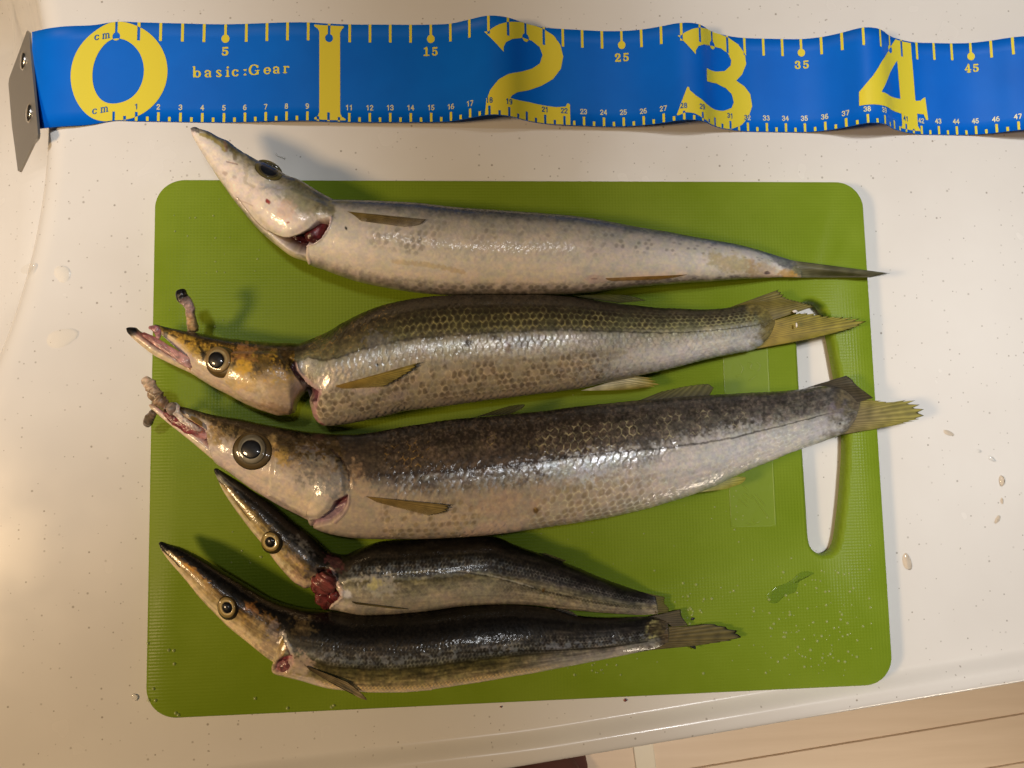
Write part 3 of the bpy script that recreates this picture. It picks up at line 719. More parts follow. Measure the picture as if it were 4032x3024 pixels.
    def cells(s, pu, pg, warp=0.12, skew=0.0, asp=0.76):
        g = s.Gth / pg + (s.nx - .5) * warp; u = (s.U) / pu + skew * g + (s.nx - .5) * warp * 2
        r0 = np.floor(g); f1 = np.full(g.shape, 9.0); f2 = f1.copy(); hid = np.zeros(g.shape); bu = np.zeros(g.shape)
        for dr in (-1, 0, 1):
            r = r0 + dr; off = np.where(np.mod(r, 2) == 0, 0.0, 0.5)
            c0 = np.floor(u - off)
            for dc in (0, 1):
                c = c0 + dc
                jx = (_tab[(c.astype(int) * 7) & 255, (r.astype(int) * 13) & 255] - .5) * .20
                du = u - off - c - jx; dg = (g - r - 0.5) * asp + (_tab[(c.astype(int) * 3 + 9) & 255, (r.astype(int) * 17) & 255] - .5) * .10
                d = np.sqrt(du * du + dg * dg)
                h_ = _tab[(c.astype(int) * 5 + 3) & 255, (r.astype(int) * 11 + 7) & 255]
                b_ = d < f1
                f2 = np.where(b_, f1, np.minimum(f2, d)); hid = np.where(b_, h_, hid); bu = np.where(b_, du, bu); f1 = np.where(b_, d, f1)
        return f1, f2 - f1, hid, bu
    def zat(s, x):
        return float(np.interp(x, (s.Tpx[:, 0] + s.Bpx[:, 0]) / 2, s.zca))
    def surf(s, x, y, lift=0.0):
        """point on the skin seen at photo pixel (x, y)"""
        x = np.atleast_1d(np.asarray(x, float)); y = np.atleast_1d(np.asarray(y, float))
        qx = s.px[:, :s.mv].ravel(); qy = s.py[:, :s.mv].ravel(); W = s.V[:, :s.mv].reshape(-1, 3); N = s.N[:, :s.mv].reshape(-1, 3)
        o = []; on = []
        for a_, b_ in zip(x, y):
            d = (qx - a_) ** 2 + (qy - b_) ** 2; i = np.argpartition(d, 6)[:6]; w_ = 1 / (d[i] + 2.0); w_ /= w_.sum()
            z = (W[i, 2] * w_).sum(); nn = (N[i] * w_[:, None]).sum(0); nn /= np.linalg.norm(nn)
            o.append(P(a_, b_, z) + nn * lift); on.append(nn)
        return np.array(o), np.array(on)
    def finish(s):
        wl = lerp(1.0, .30, sstep(.10, .40, s.col.mean(-1)))
        k_ = np.exp(wl * (s.micro * 2 * (s.mn - .5) + s.stk * 2 * (s.streak - .5) + .35 * (s.mf - .5) + .35 * (s.pn - .5)))
        s.col = s.col * k_[..., None] * np.stack([1 + .10 * (s.pn - .5), 1 + 0 * s.pn, 1 - .16 * (s.mn - .5)], -1)
        s.h = s.h + .00003 * (s.mn - .5) + .00006 * (s.pn - .5)
        s.rg = np.clip(s.rg + .16 * (s.mf - .5), .2, .9)
        V = s.V + s.N * s.h[..., None]
        V[..., 2] = np.maximum(V[..., 2], ZB + 0.0003)
        n, m = s.n, s.m
        V = np.concatenate([np.repeat(V.mean(1)[:1, None], m, 1), V, np.repeat(V.mean(1)[-1:, None], m, 1)]); n += 2
        ex = lambda q: np.concatenate([q[:1], q, q[-1:]])
        f = gridfaces(n, m, True)
        c2 = ex(s.col).reshape(-1, 3); s2 = ex(np.stack([s.rg, s.ct, s.mt], -1)).reshape(-1, 3)
        f = f[:, ::-1] if np.cross(s.V[5, 0] - s.V[4, 0], s.V[4, 1] - s.V[4, 0]) @ s.N[4, 0] > 0 else f
        s.body = mk("body", V.reshape(-1, 3), f, M_SKIN, s.root, cols=np.clip(c2, 0, 1), surf=s2)
        return s.body

def slabgrid(name, top, m, parent, cols, op, thick=0.0004):
    """closed thin sheet from a (n, m, 3) grid"""
    n, mm = top.shape[:2]
    lo = top.copy(); lo[..., 2] -= thick
    V = np.vstack([top.reshape(-1, 3), lo.reshape(-1, 3)]); f = gridfaces(n, mm); N0 = n * mm
    rim = [(i * mm, (i + 1) * mm, N0 + (i + 1) * mm, N0 + i * mm) for i in range(n - 1)] + [(i * mm + mm - 1, N0 + i * mm + mm - 1, N0 + (i + 1) * mm + mm - 1, (i + 1) * mm + mm - 1) for i in range(n - 1)]
    rim += [((n - 1) * mm + j, (n - 1) * mm + j + 1, N0 + (n - 1) * mm + j + 1, N0 + (n - 1) * mm + j) for j in range(mm - 1)]
    c = np.vstack([cols.reshape(-1, 3)] * 2); o2 = np.stack([op.ravel()] * 3, -1); o2 = np.vstack([o2, o2])
    return mk(name, V, np.vstack([f, f[:, ::-1] + N0, np.array(rim)]), m, parent, cols=np.clip(c, 0, 1), surf=np.clip(o2, 0, 1))
def fin(name, fish, root, tips, zr, zt, c0, c1, rays=16, edge=(20, 16, 10), edgew=0.06, spike=0.0, n=26, op=0.86, lead=True, on=None, curl=0.0, fade=0.0, tipf=0.0):
    """fin between a root line and a tip line (photo pixels); zr, zt heights above the board, or on=fish surface"""
    m = rays * 5 + 1
    R = resample(catmull(root, 8), m); T = resample(np.array(tips, float) if spike < 0 else catmull(tips, 8), m)
    t = np.linspace(0, 1, n)[:, None]; jj = np.linspace(0, 1, m)[None, :]
    ray = jj * rays
    sp = (np.abs((ray % 1) - 0.5) * 2)        # 1 on a ray, 0 between
    ln = 1 + (abs(spike) * (sp - 0.6) * (0.5 + _tab[3, (np.floor(ray + .5).astype(int)) & 255]) if spike else 0 * ray)
    q = t * ln
    X = R[None, :, 0] + (T - R)[None, :, 0] * q; Y = R[None, :, 1] + (T - R)[None, :, 1] * q
    Zl = lerp(zr, zt, t ** 1.0) + 0 * ray + curl * np.sin(math.pi * t) * np.sin(math.pi * jj * 1.5)
    Z = ZB + Zl + 0.00007 * sp * (1 - 0.3 * t)
    if on is not None:
        st = 5; xs_, ys_ = X[::st, ::st], Y[::st, ::st]
        so = on.surf(xs_.ravel(), ys_.ravel())[0].reshape(xs_.shape + (3,))[..., 2]
        ti = np.arange(0, n, st); tj = np.arange(0, m, st)
        Zs = np.stack([np.interp(np.arange(m), tj, so[k]) for k in range(len(ti))]); Zs = np.stack([np.interp(np.arange(n), ti, Zs[:, k]) for k in range(m)], 1)
        Z = Zs + Zl + 0.00007 * sp
    G_ = P(X, Y, Z)
    nz = fbm(X / 25, Y / 25, 3)
    c = A(*c0)[None, None] * (1 - t[..., None]) + A(*c1)[None, None] * t[..., None] + 0 * nz[..., None]
    c = c * (0.55 + 0.9 * nz[..., None]) * (0.66 + 0.55 * (sp ** 1.2)[..., None])
    e = np.clip(sstep(1 - edgew, 1, t) + 0 * jj, 0, 1)
    if lead: e = np.maximum(e, (1 - sstep(0, .035, jj)) * sstep(0.0, .2, t) * .8)
    c = c * (1 - e[..., None]) + A(*edge) * e[..., None]
    op = op * (1 - fade * jj) * (1 - tipf * t ** 1.6)
    o = np.clip(op * lerp(1.12, 0.82, t) + 0.12 * sp + 0.2 * e, 0, 1) + 0 * nz
    return slabgrid(name, G_, M_FIN, fish.root, c, o)
def eye(f, cx, cy, ri, rp, mem, ang=0, asp=1.0, iris=((150, 128, 70), (95, 78, 40)), pc=(14, 13, 12), memc=(88, 72, 34), pup=None, asp_p=1.0, inner_ring=(210, 185, 130), hk=.55):
    """eye dome following the head: clear rim, iris ring and pupil"""
    ca, sa = math.cos(math.radians(ang)), math.sin(math.radians(ang))
    def disc(name, parent, c, rx, ry, prof, cols, mat_=M_EYE, hole=0.0):
        nr = 48; V = []; cc = []
        xs_, ys_ = [], []
        for r, h, k in prof:
            for j in range(nr):
                a_ = 2 * math.pi * j / nr; dx, dy = rx * r * math.cos(a_), ry * r * math.sin(a_)
                xs_.append(c[0] + dx * ca - dy * sa); ys_.append(c[1] + dx * sa + dy * ca)
        Q, N = f.surf(xs_, ys_)
        NM = N.mean(0); NM /= np.linalg.norm(NM)
        hs = np.repeat([p[1] for p in prof], nr)
        Q = Q + NM * (hs * hk)[:, None]
        for i, (r, h, k) in enumerate(prof):
            nz_ = fbm(np.cos(np.linspace(0, 6.28, nr)) * 3 + i * .7 + cx, np.sin(np.linspace(0, 6.28, nr)) * 3 + cy, 3)
            for j in range(nr):
                cc.append(A(*cols[min(k, len(cols) - 1)]) * (0.68 + 0.64 * nz_[j]))
        fc = gridfaces(len(prof), nr, True)
        return mk(name, Q, fc[:, ::-1], mat_, parent, cols=np.array(cc))
    mx, my, mrx, mry = mem
    e = disc("eye", f.root, (mx, my), mrx, mry, [(1.0, -.0004, 0), (.97, .0004, 0), (.9, .0010, 1), (.8, .0015, 1), (.65, .0018, 1), (.3, .0019, 1), (.02, .0019, 1)], [tuple(int(q * .55) for q in memc), memc])
    disc("iris", e, (cx, cy), ri, ri * asp, [(1.0, .0016, 1), (.985, .0023, 1), (.93, .0027, 0), (.86, .00285, 0), (.78, .0029, 0), (.70, .0029, 2), (.62, .0028, 2), (.5, .0027, 1), (.3, .0026, 1), (.02, .0026, 1)], [iris[0], iris[1], inner_ring])  # last colour: the iris's own paler ring around the pupil
    px_, py_ = pup if pup else (cx, cy)
    disc("pupil", e, (px_, py_), rp, rp * asp_p, [(1.0, .0024, 0), (.97, .0031, 0), (.8, .0035, 0), (.5, .0039, 1), (.25, .0041, 1), (.02, .0041, 1)], [pc, tuple(min(255, int(q * 1.4 + 4)) for q in pc)])  # pupil's middle lightened in its colour, as a dim reflection
    return e
def lump(name, parent, pts, z, rx, colr, seed=0, amp=0.25, flat=0.6):
    """tube of flesh along photo pixels; rx radii in metres"""
    p = np.array([list(a) + [zz, r] for a, zz, r in zip(pts, z, rx)], float)
    q = resample(catmull(p, 8), max(24, len(pts) * 16)); W = P(q[:, 0], q[:, 1], q[:, 2]); n = len(W); m = 26
    d = np.gradient(W, axis=0); d /= np.linalg.norm(d, axis=1)[:, None]
    up = np.array([0, 0, 1.0]); sd = np.cross(d, up); sd /= np.linalg.norm(sd, axis=1)[:, None] + 1e-9; u2 = np.cross(sd, d)
    ph = np.linspace(0, 2 * math.pi, m, endpoint=False)
    nz = fbm(np.linspace(0, n * .09, n)[:, None] + seed + 0 * ph, 2 + np.cos(ph)[None] * 1.3 + seed + 0 * q[:, :1], 5)
    r = q[:, 3:4] * (1 + amp * (nz - .5) * 2)
    e = np.minimum(1, np.sqrt(np.clip(np.minimum(np.arange(n), n - 1 - np.arange(n)) / 2.5 + .02, 0, 1)))[:, None]
    r = r * e
    V = W[:, None] + sd[:, None] * (r * np.cos(ph))[..., None] + u2[:, None] * (r * np.sin(ph) * flat)[..., None]
    nc = np.clip((fbm(np.linspace(0, n * .16, n)[:, None] + seed * 3 + 0 * ph, ph[None] * 1.6 + 5 + 0 * q[:, :1], 4)[..., None] - .5) * 2 + .5, 0, 1)
    cs = np.array([A(*c) for c in colr]); tt = np.linspace(0, 1, n); ck = np.stack([np.interp(tt, np.linspace(0, 1, len(cs)), cs[:, k]) for k in range(3)], -1)
    c = ck[:, None] * (0.45 + 0.95 * nc)
    return mk(name, V.reshape(-1, 3), gridfaces(n, m, True)[:, ::-1], M_FLESH, parent, cols=np.clip(c.reshape(-1, 3), 0, 1))

R1 = lambda p: zoom(700, 450, 2, p)
RA = lambda p: zoom(450, 1100, 2, p)
RB = lambda p: zoom(1150, 1100, 2, p)
RC = lambda p: zoom(1700, 700, 2, p)
RD = lambda p: zoom(2600, 900, 2, p)
RE = lambda p: zoom(500, 1450, 2, p)
RF = lambda p: zoom(1500, 1500, 2, p)
RG = lambda p: zoom(2300, 1450, 1.58, p)
RH = lambda p: zoom(600, 2000, 2, p)
RI = lambda p: zoom(1600, 2050, 2, p)
RJ = lambda p: zoom(1900, 2100, 2.011, p)
RK = lambda p: zoom(1300, 1550, 2.212, p)
RL = lambda p: zoom(2200, 1100, 1.7015, p)

# ---- fish 1: belly side up, head reaching over the board's far edge
neck_t = R1([(1240, 682)])[0]; neck_b = R1([(1022, 1160)])[0]
f1 = Fish("topmost pale barracuda with white belly turned up, snout over the counter",
  [R1([(104, 112), (125, 102), (150, 103), (180, 118), (250, 140), (330, 185), (400, 215), (470, 270), (560, 325), (640, 370), (720, 402), (800, 445), (870, 490), (960, 522), (1050, 575), (1150, 635)]) + [neck_t],
   [neck_t] + R1([(1300, 683), (1500, 690), (1700, 700), (1900, 712), (2200, 745)]) + RC([(500, 265), (800, 285), (1100, 310), (1300, 337), (1500, 375), (1700, 410), (1850, 432)]) + RD([(200, 60), (400, 95), (600, 130), (800, 180), (1000, 240), (1110, 268)])],
  [R1([(104, 122), (110, 150), (120, 180), (170, 270), (220, 350), (290, 460), (360, 560), (430, 660), (500, 750), (600, 870), (700, 970), (800, 1050), (900, 1120)]) + [neck_b],
   [neck_b] + R1([(1050, 1190), (1150, 1222), (1250, 1260), (1400, 1310), (1600, 1355), (1800, 1390), (2000, 1412), (2200, 1420)]) + RC([(600, 918), (900, 916), (1100, 912), (1300, 895), (1500, 870), (1700, 850), (1850, 838)]) + RD([(200, 425), (400, 415), (600, 400), (800, 390), (950, 383), (1110, 385)])],
  0.86, 700)
f = f1
f.ramp([(0, (40, 41, 36)), (.05, (52, 55, 56)), (.11, (74, 76, 74)), (.17, (116, 110, 98)), (.25, (156, 146, 128)), (.36, (172, 160, 140)), (.5, (190, 176, 156)), (.72, (205, 190, 165)), (.9, (205, 186, 158)), (.96, (165, 148, 128)), (1, (120, 108, 92))], .06)
back = 1 - sstep(.10, .2, f.v)
f.mix(A(52, 58, 66), back * sstep(.4, .8, f.nf) * .8); f.mix(A(30, 31, 34), (1 - sstep(.08, .14, f.v)) * sstep(.45, .75, f.mn) * .7)
hd = f.poly(R1([(60, 60), (900, 470), (1250, 660), (1245, 760), (1200, 810), (1100, 830), (1000, 920), (880, 990), (760, 960), (1040, 1170), (900, 1160), (40, 200)]), 6)
vh = f.v
f.ramp([(0, (58, 52, 28)), (.10, (84, 74, 40)), (.2, (120, 108, 78)), (.34, (178, 165, 140)), (.5, (205, 186, 162)), (.8, (216, 194, 170)), (1, (196, 178, 150))], .12, hd * (1 - sstep(1240, 1330, f.px)))
f.blob(*R1([(120, 115)])[0], 30, 14, 25, (40, 40, 42), .8)
f.line(R1([(180, 160), (260, 185), (340, 240), (370, 290)]), 9, (140, 118, 50), .8, rag=.6)
f.line(R1([(370, 215), (385, 285)]), 8, (120, 85, 62), .7, rag=.5)
f.line(R1([(440, 270), (450, 345)]), 10, (95, 78, 35), .6, rag=.6)
f.line(R1([(385, 372), (470, 392)]), 3.5, (120, 80, 62), .7, h=-.0003)
f.line(R1([(520, 300), (540, 460), (530, 530), (600, 570)]), 10, (150, 132, 95), .4, rag=.6, h=-.0003)
f.blob(*R1([(370, 465)])[0], 12, 9, 20, (165, 135, 110), .6); f.blob(*R1([(445, 495)])[0], 10, 7, 20, (165, 140, 118), .5)
f.blob(*R1([(790, 600)])[0], 75, 26, 20, (150, 146, 140), .7)
f.blob(*R1([(980, 690)])[0], 110, 55, 30, (128, 118, 82), .7)
f.blob(*R1([(1170, 740)])[0], 45, 40, 30, (108, 98, 68), .8)
f.blob(*R1([(860, 760)])[0], 45, 40, 30, (214, 168, 140), .5)
f.blob(*R1([(820, 940)])[0], 45, 14, -10, (225, 205, 175), .6)
f.line(R1([(440, 670), (520, 690), (600, 720)]), 4, (150, 120, 95), .4)
f.line(R1([(470, 660), (600, 830), (700, 920), (790, 965)]), 4, (140, 118, 92), .6, h=-.0006)
f.blob(*R1([(716, 690)])[0], 13, 8, 35, (120, 8, 10), .95, rag=.7); f.blob(*R1([(877, 853)])[0], 8, 5, 5, (125, 20, 18), .85, rag=.7)
# raised gill cover and the dark red opening behind it
oper = R1([(560, 560), (900, 560), (1230, 720), (1225, 790), (1190, 812), (1100, 832), (1030, 900), (950, 950), (880, 974), (800, 966), (740, 940), (600, 800), (520, 680)])
f.h += .0012 * (1 - sstep(-30, 2, polyd(f.px, f.py, np.array(oper)))) * f.vis
cav = R1([(715, 922), (760, 948), (830, 974), (885, 975), (955, 952), (1035, 905), (1105, 836), (1195, 816), (1185, 880), (1125, 975), (1065, 1015), (1015, 1030), (1008, 1104), (930, 1088), (850, 1042), (780, 985)])
f.poly(cav, 3.5, (64, 8, 12), 1.0, h=-.0062)
f.poly(R1([(760, 960), (880, 990), (1000, 960), (1000, 1040), (1008, 1104), (930, 1088), (850, 1042)]), 5, (38, 6, 10), .8)
f.rg = lerp(f.rg, .25, f.poly(cav, 4))
f.line(R1([(1018, 1030), (1070, 1015), (1130, 975), (1190, 880), (1205, 815)]), 8, (188, 160, 148), .8, rag=.5, h=.0007)
f.line(R1([(1018, 1035), (1022, 1110), (1040, 1170)]), 8, (220, 190, 165), .7, h=.0008)
f.line(R1([(700, 975), (800, 1055), (900, 1122), (1010, 1150)]), 9, (188, 165, 120), .7)
# speckled scales
c1, ed, hid, bu = f.cells(.0030, .0020)
f.micro, f.stk = .22, .08
f.col = f.col * 1.17
f.mix(A(86, 82, 56), sstep(3070, 3130, f.px) * sstep(.0, .5, 1 - np.abs(f.v - .3)))
zone = (sstep(.16, .3, f.v) * (1 - sstep(.52, .66, f.v))) * sstep(1480, 1600, f.px) * (1 - sstep(2380, 2600, f.px)) * sstep(.40, .55, f.nl * .6 + f.nx * .4 + .08)
dots = (1 - sstep(.22, .46, c1 + (f.nff - .5) * .2)) * np.where(hid > .3, hid, .1)
f.mix(A(112, 102, 88), dots * zone * .55); f.mix(A(206, 194, 172), (1 - sstep(.03, .16, ed)) * zone * sstep(.6, .8, f.nf) * .35)
z2 = sstep(1430, 1470, f.px) * (1 - sstep(1640, 1700, f.px)) * (1 - sstep(28, 55, np.abs(f.py - (945 + (f.px - 1540) * .18))))
f.mix(A(112, 102, 88), (1 - sstep(.22, .46, c1 + (f.nff - .5) * .25)) * np.where(hid > .3, hid, .1) * z2 * .6)
tail_sp = sstep(2350, 2500, f.px) * (1 - sstep(.45, .6, f.v)); f.mix(A(120, 112, 100), (1 - sstep(.2, .35, c1)) * np.where(hid > .75, 1, 0) * tail_sp * .6)
sp2 = sstep(.9, .95, f.v) * sstep(1400, 1700, f.px); f.mix(A(110, 98, 82), (1 - sstep(.3, .5, c1)) * np.where(hid > .35, 1, 0) * sp2 * .7)
f.h += (.00010 * np.clip(bu + .5, 0, 1) - .00007 * (1 - sstep(.0, .1, ed))) * sstep(1330, 1500, f.px) * (1 - sstep(.66, .74, f.v) * .8)
f.blob(2890, 1040, 130, 40, 14, (170, 148, 92), .7); f.blob(3010, 1068, 90, 45, 14, (185, 145, 100), .6)
f.blob(3100, 1080, 45, 22, 10, (176, 128, 48), .65); f.blob(3085, 1025, 60, 30, 14, (84, 84, 78), .8)
f.blob(3020, 1074, 14, 7, 0, (90, 70, 60), .9)
f.line(RC([(-300, 660), (0, 690), (250, 745)]), 12, (196, 165, 110), .5, rag=.6)
f.line(RC([(1260, 795), (1300, 795)]), 4, (140, 80, 60), .8)
f.blob(*RC([(1290, 800)])[0], 50, 18, 0, (205, 165, 145), .5)
f.blob(*R1([(1325, 898)])[0], 5, 9, -25, (20, 20, 10), 1, rag=.2)
f.finish()
eye(f, *R1([(715, 440)])[0], 42, 36, (*R1([(715, 440)])[0], 60, 36), 27, .66, iris=((70, 60, 34), (40, 36, 26)), pc=(16, 18, 22), memc=(92, 80, 40), asp_p=.66, inner_ring=(96, 84, 48), hk=.16)
lump("gill", f.root, R1([(1165, 850), (1110, 910), (1060, 965), (1040, 1010)]), [f.zc + .0085, f.zc + .0085, f.zc + .0082, f.zc + .0078], [.0016, .0032, .0034, .0016], [(74, 10, 13), (92, 15, 17), (60, 8, 10)], 3, amp=.12)
fin("pectoral_fin", f, R1([(1335, 765), (1380, 790), (1440, 838)]), R1([(1955, 828), (1900, 868), (1780, 885)]), .0004, .0008, (112, 90, 40), (126, 106, 68), 6, edge=(70, 55, 25), on=f, op=.95, edgew=.01, fade=.6, tipf=.75)
fin("anal_fin", f, RC([(1370, 790), (1380, 800), (1420, 812)]), RC([(2010, 762), (1900, 785), (1800, 800)]), .0004, .0009, (170, 132, 80), (150, 105, 22), 6, edge=(150, 110, 30), on=f, op=.95, edgew=.01, fade=.4, tipf=.4)
fin("tail_fin", f, RD([(1030, 250), (1050, 320), (1050, 384)]), RD([(1790, 350), (1740, 366), (1650, 384)]), f.zl - ZB + .0004, f.zl - ZB + .001, (92, 86, 56), (84, 76, 48), 9, edge=(30, 26, 18), op=1.0, spike=.05, curl=.002)

# ---- fish 2: brown back, strong scales, torn jaws
nt_, nb_ = RA([(1400, 500)])[0], RA([(1415, 1050)])[0]
f2 = Fish("second barracuda from the top, crisp brown scales, yellow tail over handle slot",
  [RA([(318, 362), (330, 356), (450, 385), (600, 412), (750, 440), (900, 465), (1050, 482), (1200, 495), (1300, 500)]) + [nt_],
   [nt_] + RB([(60, 505), (110, 490), (200, 455), (300, 410), (400, 350), (500, 298), (600, 252), (700, 215), (850, 178), (1000, 152), (1200, 134), (1500, 128), (1800, 128)]) + RC([(900, 930), (1100, 945), (1250, 965), (1400, 987), (1600, 1010), (1780, 1028)]) + RD([(100, 632), (300, 640), (450, 636), (560, 620), (680, 600), (800, 610), (900, 640)])],
  [RA([(318, 372), (330, 400), (420, 480), (520, 575), (590, 670), (630, 750), (700, 800), (800, 860), (900, 910), (1000, 965), (1100, 1010), (1200, 1045), (1300, 1072)]) + [nb_],
   [nb_] + RA([(1440, 965), (1490, 900), (1520, 880), (1545, 960), (1562, 1030), (1580, 1090), (1610, 1125), (1650, 1150), (1740, 1150), (1850, 1135), (2000, 1105), (2200, 1060)]) + RB([(900, 1035), (1100, 1010), (1300, 985), (1500, 955), (1700, 930), (1900, 905), (2200, 868)]) + RC([(1250, 1640), (1400, 1602), (1600, 1560), (1720, 1538)]) + RD([(0, 1120), (150, 1085), (300, 1045), (450, 1010), (600, 980), (740, 950), (830, 880), (905, 780)])],
  0.74, 720)
f = f2
f.ramp([(0, (30, 26, 17)), (.08, (44, 37, 24)), (.2, (66, 57, 38)), (.34, (96, 88, 58)), (.405, (112, 106, 78)), (.43, (140, 134, 114)), (.5, (182, 174, 154)), (.62, (188, 175, 150)), (.75, (176, 157, 126)), (.9, (172, 153, 122)), (.97, (166, 148, 120)), (1, (150, 134, 112))], .05)
bd = sstep(1160, 1240, f.px)
rear = sstep(2250, 2700, f.px)
f.ramp([(0, (52, 45, 32)), (.2, (86, 76, 52)), (.38, (128, 120, 82)), (.5, (166, 154, 118)), (.6, (188, 174, 148)), (.85, (196, 182, 160)), (.95, (168, 160, 146)), (1, (132, 126, 114))], .08, rear * .9)
c1, ed, hid, bu = f.cells(.0028, .0021, .14)
f.micro, f.stk = .30, .22
net = (1 - sstep(.02, .15, ed)) * (.25 + .9 * f.mn)
up = (1 - sstep(.385, .42, f.v)) * sstep(.05, .14, f.v) * sstep(1480, 1650, f.px) * (1 - sstep(2950, 3080, f.px))
pat = sstep(.15, .75, f.nl * .4 + f.nx * .3 + f.pn * .3 + .05) * .8 + .1
f.mix(A(40, 33, 20), (1 - sstep(.18, .46, c1)) * up * (.3 + .6 * f.pn))
f.mix(A(186, 174, 108), net * up * pat * sstep(.12, .3, f.v) * .95)
fr_ = (1 - sstep(.385, .42, f.v)) * sstep(1170, 1220, f.px) * (1 - sstep(1480, 1600, f.px)); f.mix(A(140, 110, 58), net * fr_ * sstep(.5, .62, f.nf) * .7)
lo = sstep(.60, .68, f.v) * (1 - sstep(.93, .97, f.v)) * bd * (1 - sstep(2350, 2650, f.px))
lo = lo * (.45 + .55 * sstep(.25, .6, f.pn * .5 + f.nx * .5))
f.mix(A(84, 71, 50), (1 - sstep(.26, .50, c1 + (f.nff - .5) * .2)) * lo * np.where(hid > .12, 1, .3) * .75)
f.mix(A(214, 192, 152), net * lo * .6)
mid = sstep(.43, .48, f.v) * (1 - sstep(.62, .7, f.v)) * bd
f.mix(A(222, 216, 200), (1 - sstep(.0, .25, np.abs(bu - .3))) * mid * sstep(.4, .6, f.nx) * .6)
f.mix(A(212, 204, 184), net * sstep(.45, .6, f.v) * rear * .5)
f.h += (.00020 * np.clip(bu + .5, 0, 1) + .0003 * bu * (hid - .5) - .00008 * (1 - sstep(.0, .12, ed))) * bd * (1 - sstep(3000, 3060, f.px))
ll = np.abs(f.v - lerp(.415, .50, sstep(2300, 3000, f.px)) + (f.nf - .5) * .02); f.mix(A(52, 46, 34), (1 - sstep(.004, .018, ll)) * bd * .7 * f.vis)
f.rg = lerp(f.rg, .30, mid); f.mt = f.mt + .22 * mid
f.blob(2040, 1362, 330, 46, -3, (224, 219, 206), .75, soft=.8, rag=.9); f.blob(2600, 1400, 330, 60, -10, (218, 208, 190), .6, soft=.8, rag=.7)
f.blob(2075, 1345, 95, 32, 0, (130, 124, 118), .6, rag=1.2); f.blob(1845, 1350, 20, 14, 0, (60, 48, 34), .85, rag=.9); f.blob(1800, 1385, 60, 16, -8, (150, 138, 108), .5, rag=1)
f.blob(1950, 1330, 22, 14, 0, (78, 62, 50), .7, rag=1); f.blob(2000, 1370, 14, 22, 0, (150, 118, 100), .6)
f.blob(1490, 1345, 55, 40, -10, (120, 116, 112), .5, rag=1.1); f.blob(1485, 1437, 5, 9, 10, (18, 16, 14), 1, rag=.2)
f.blob(1330, 1480, 95, 45, -20, (176, 160, 138), .7, rag=.8); f.blob(1265, 1505, 34, 28, 0, (214, 190, 170), .8)
f.blob(1450, 1535, 60, 26, -5, (205, 178, 158), .6); f.blob(1560, 1560, 60, 22, -10, (188, 168, 146), .5)
f.line(RA([(1420, 660), (1460, 740), (1530, 800), (1600, 860)]), 12, (184, 150, 138), .8, rag=.5, h=.0006)
f.line(RA([(1615, 880), (1590, 960), (1575, 1040), (1600, 1110), (1640, 1145)]), 14, (176, 128, 124), .75, rag=.6)
f.line(RA([(1560, 1090), (1600, 1130), (1640, 1150)]), 9, (110, 50, 50), .8, rag=.6)
f.poly(RA([(1380, 625), (1425, 640), (1440, 720), (1520, 830), (1600, 880), (1590, 960), (1545, 950), (1500, 850), (1430, 760), (1380, 670)]), 5, (74, 20, 22), .95, h=-.003)
f.poly(RA([(1510, 840), (1600, 885), (1585, 960), (1550, 960)]), 5, (120, 72, 78), .9)
# head
hm = (1 - sstep(1385, 1410, f.px + (f.py - 1500) * .0)) * f.vis
hm = np.maximum(hm, 0)
hm = (polyd(f.px, f.py, np.array(RA([(300, 300), (1415, 480), (1420, 620), (1385, 690), (1440, 770), (1505, 850), (1440, 960), (1400, 1100), (1100, 1060), (600, 760)]))) < 0) * 1.0
f.ramp([(0, (16, 13, 8)), (.06, (24, 19, 10)), (.13, (58, 44, 18)), (.22, (120, 88, 30)), (.34, (134, 102, 42)), (.5, (168, 134, 72)), (.62, (196, 166, 118)), (.8, (204, 176, 140)), (1, (186, 156, 124))], .16, hm)
f.mix(A(34, 26, 14), hm * sstep(.56, .70, f.nf) * (1 - sstep(.42, .6, f.v)) * .8)
f.mix(A(196, 150, 50), hm * sstep(.62, .74, f.nff * .5 + f.nx * .5 + .06) * sstep(.12, .2, f.v) * (1 - sstep(.55, .75, f.v)) * .5)
f.blob(*RA([(1160, 640)])[0], 75, 75, 0, (92, 72, 36), .7, rag=1.1); f.blob(*RA([(1010, 590)])[0], 55, 45, 10, (150, 100, 52), .7, rag=1.1)
f.blob(*RA([(1030, 700)])[0], 34, 30, 20, (204, 156, 48), .8, rag=1.0); f.blob(*RA([(1000, 820)])[0], 75, 24, 12, (210, 170, 100), .65, rag=1.0)
f.blob(*RA([(1280, 900)])[0], 90, 80, 20, (178, 150, 112), .7, rag=.9); f.blob(*RA([(1300, 1020)])[0], 80, 24, 15, (150, 118, 84), .6, rag=1)
f.blob(*RA([(1330, 600)])[0], 40, 45, 0, (60, 46, 26), .85, rag=1); f.blob(*RA([(1250, 580)])[0], 14, 24, 30, (150, 108, 40), .7, rag=.8)
f.blob(*RA([(500, 560)])[0], 90, 20, 35, (204, 170, 152), .8, rag=.5)
f.line(RA([(660, 500), (700, 600), (690, 640)]), 8, (30, 22, 12), .8, rag=.9)
f.h += .0010 * (1 - sstep(-24, 2, polyd(f.px, f.py, np.array(RA([(900, 560), (1300, 560), (1385, 690), (1440, 770), (1505, 850), (1440, 960), (1400, 1090), (1000, 960), (850, 800)]))))) * f.vis
f.rg = lerp(f.rg, .34, hm)
f.blob(3060, 1270, 75, 75, -10, (118, 102, 56), .85, rag=.8)
tm = sstep(.925, .985, f.UN + (f.pn - .5) * .05 + (f.nf - .5) * .03 - .02 * np.cos(math.pi * (f.v - .5) * 1.2)); f.mix(A(112, 96, 46), tm * .92)
f.finish()
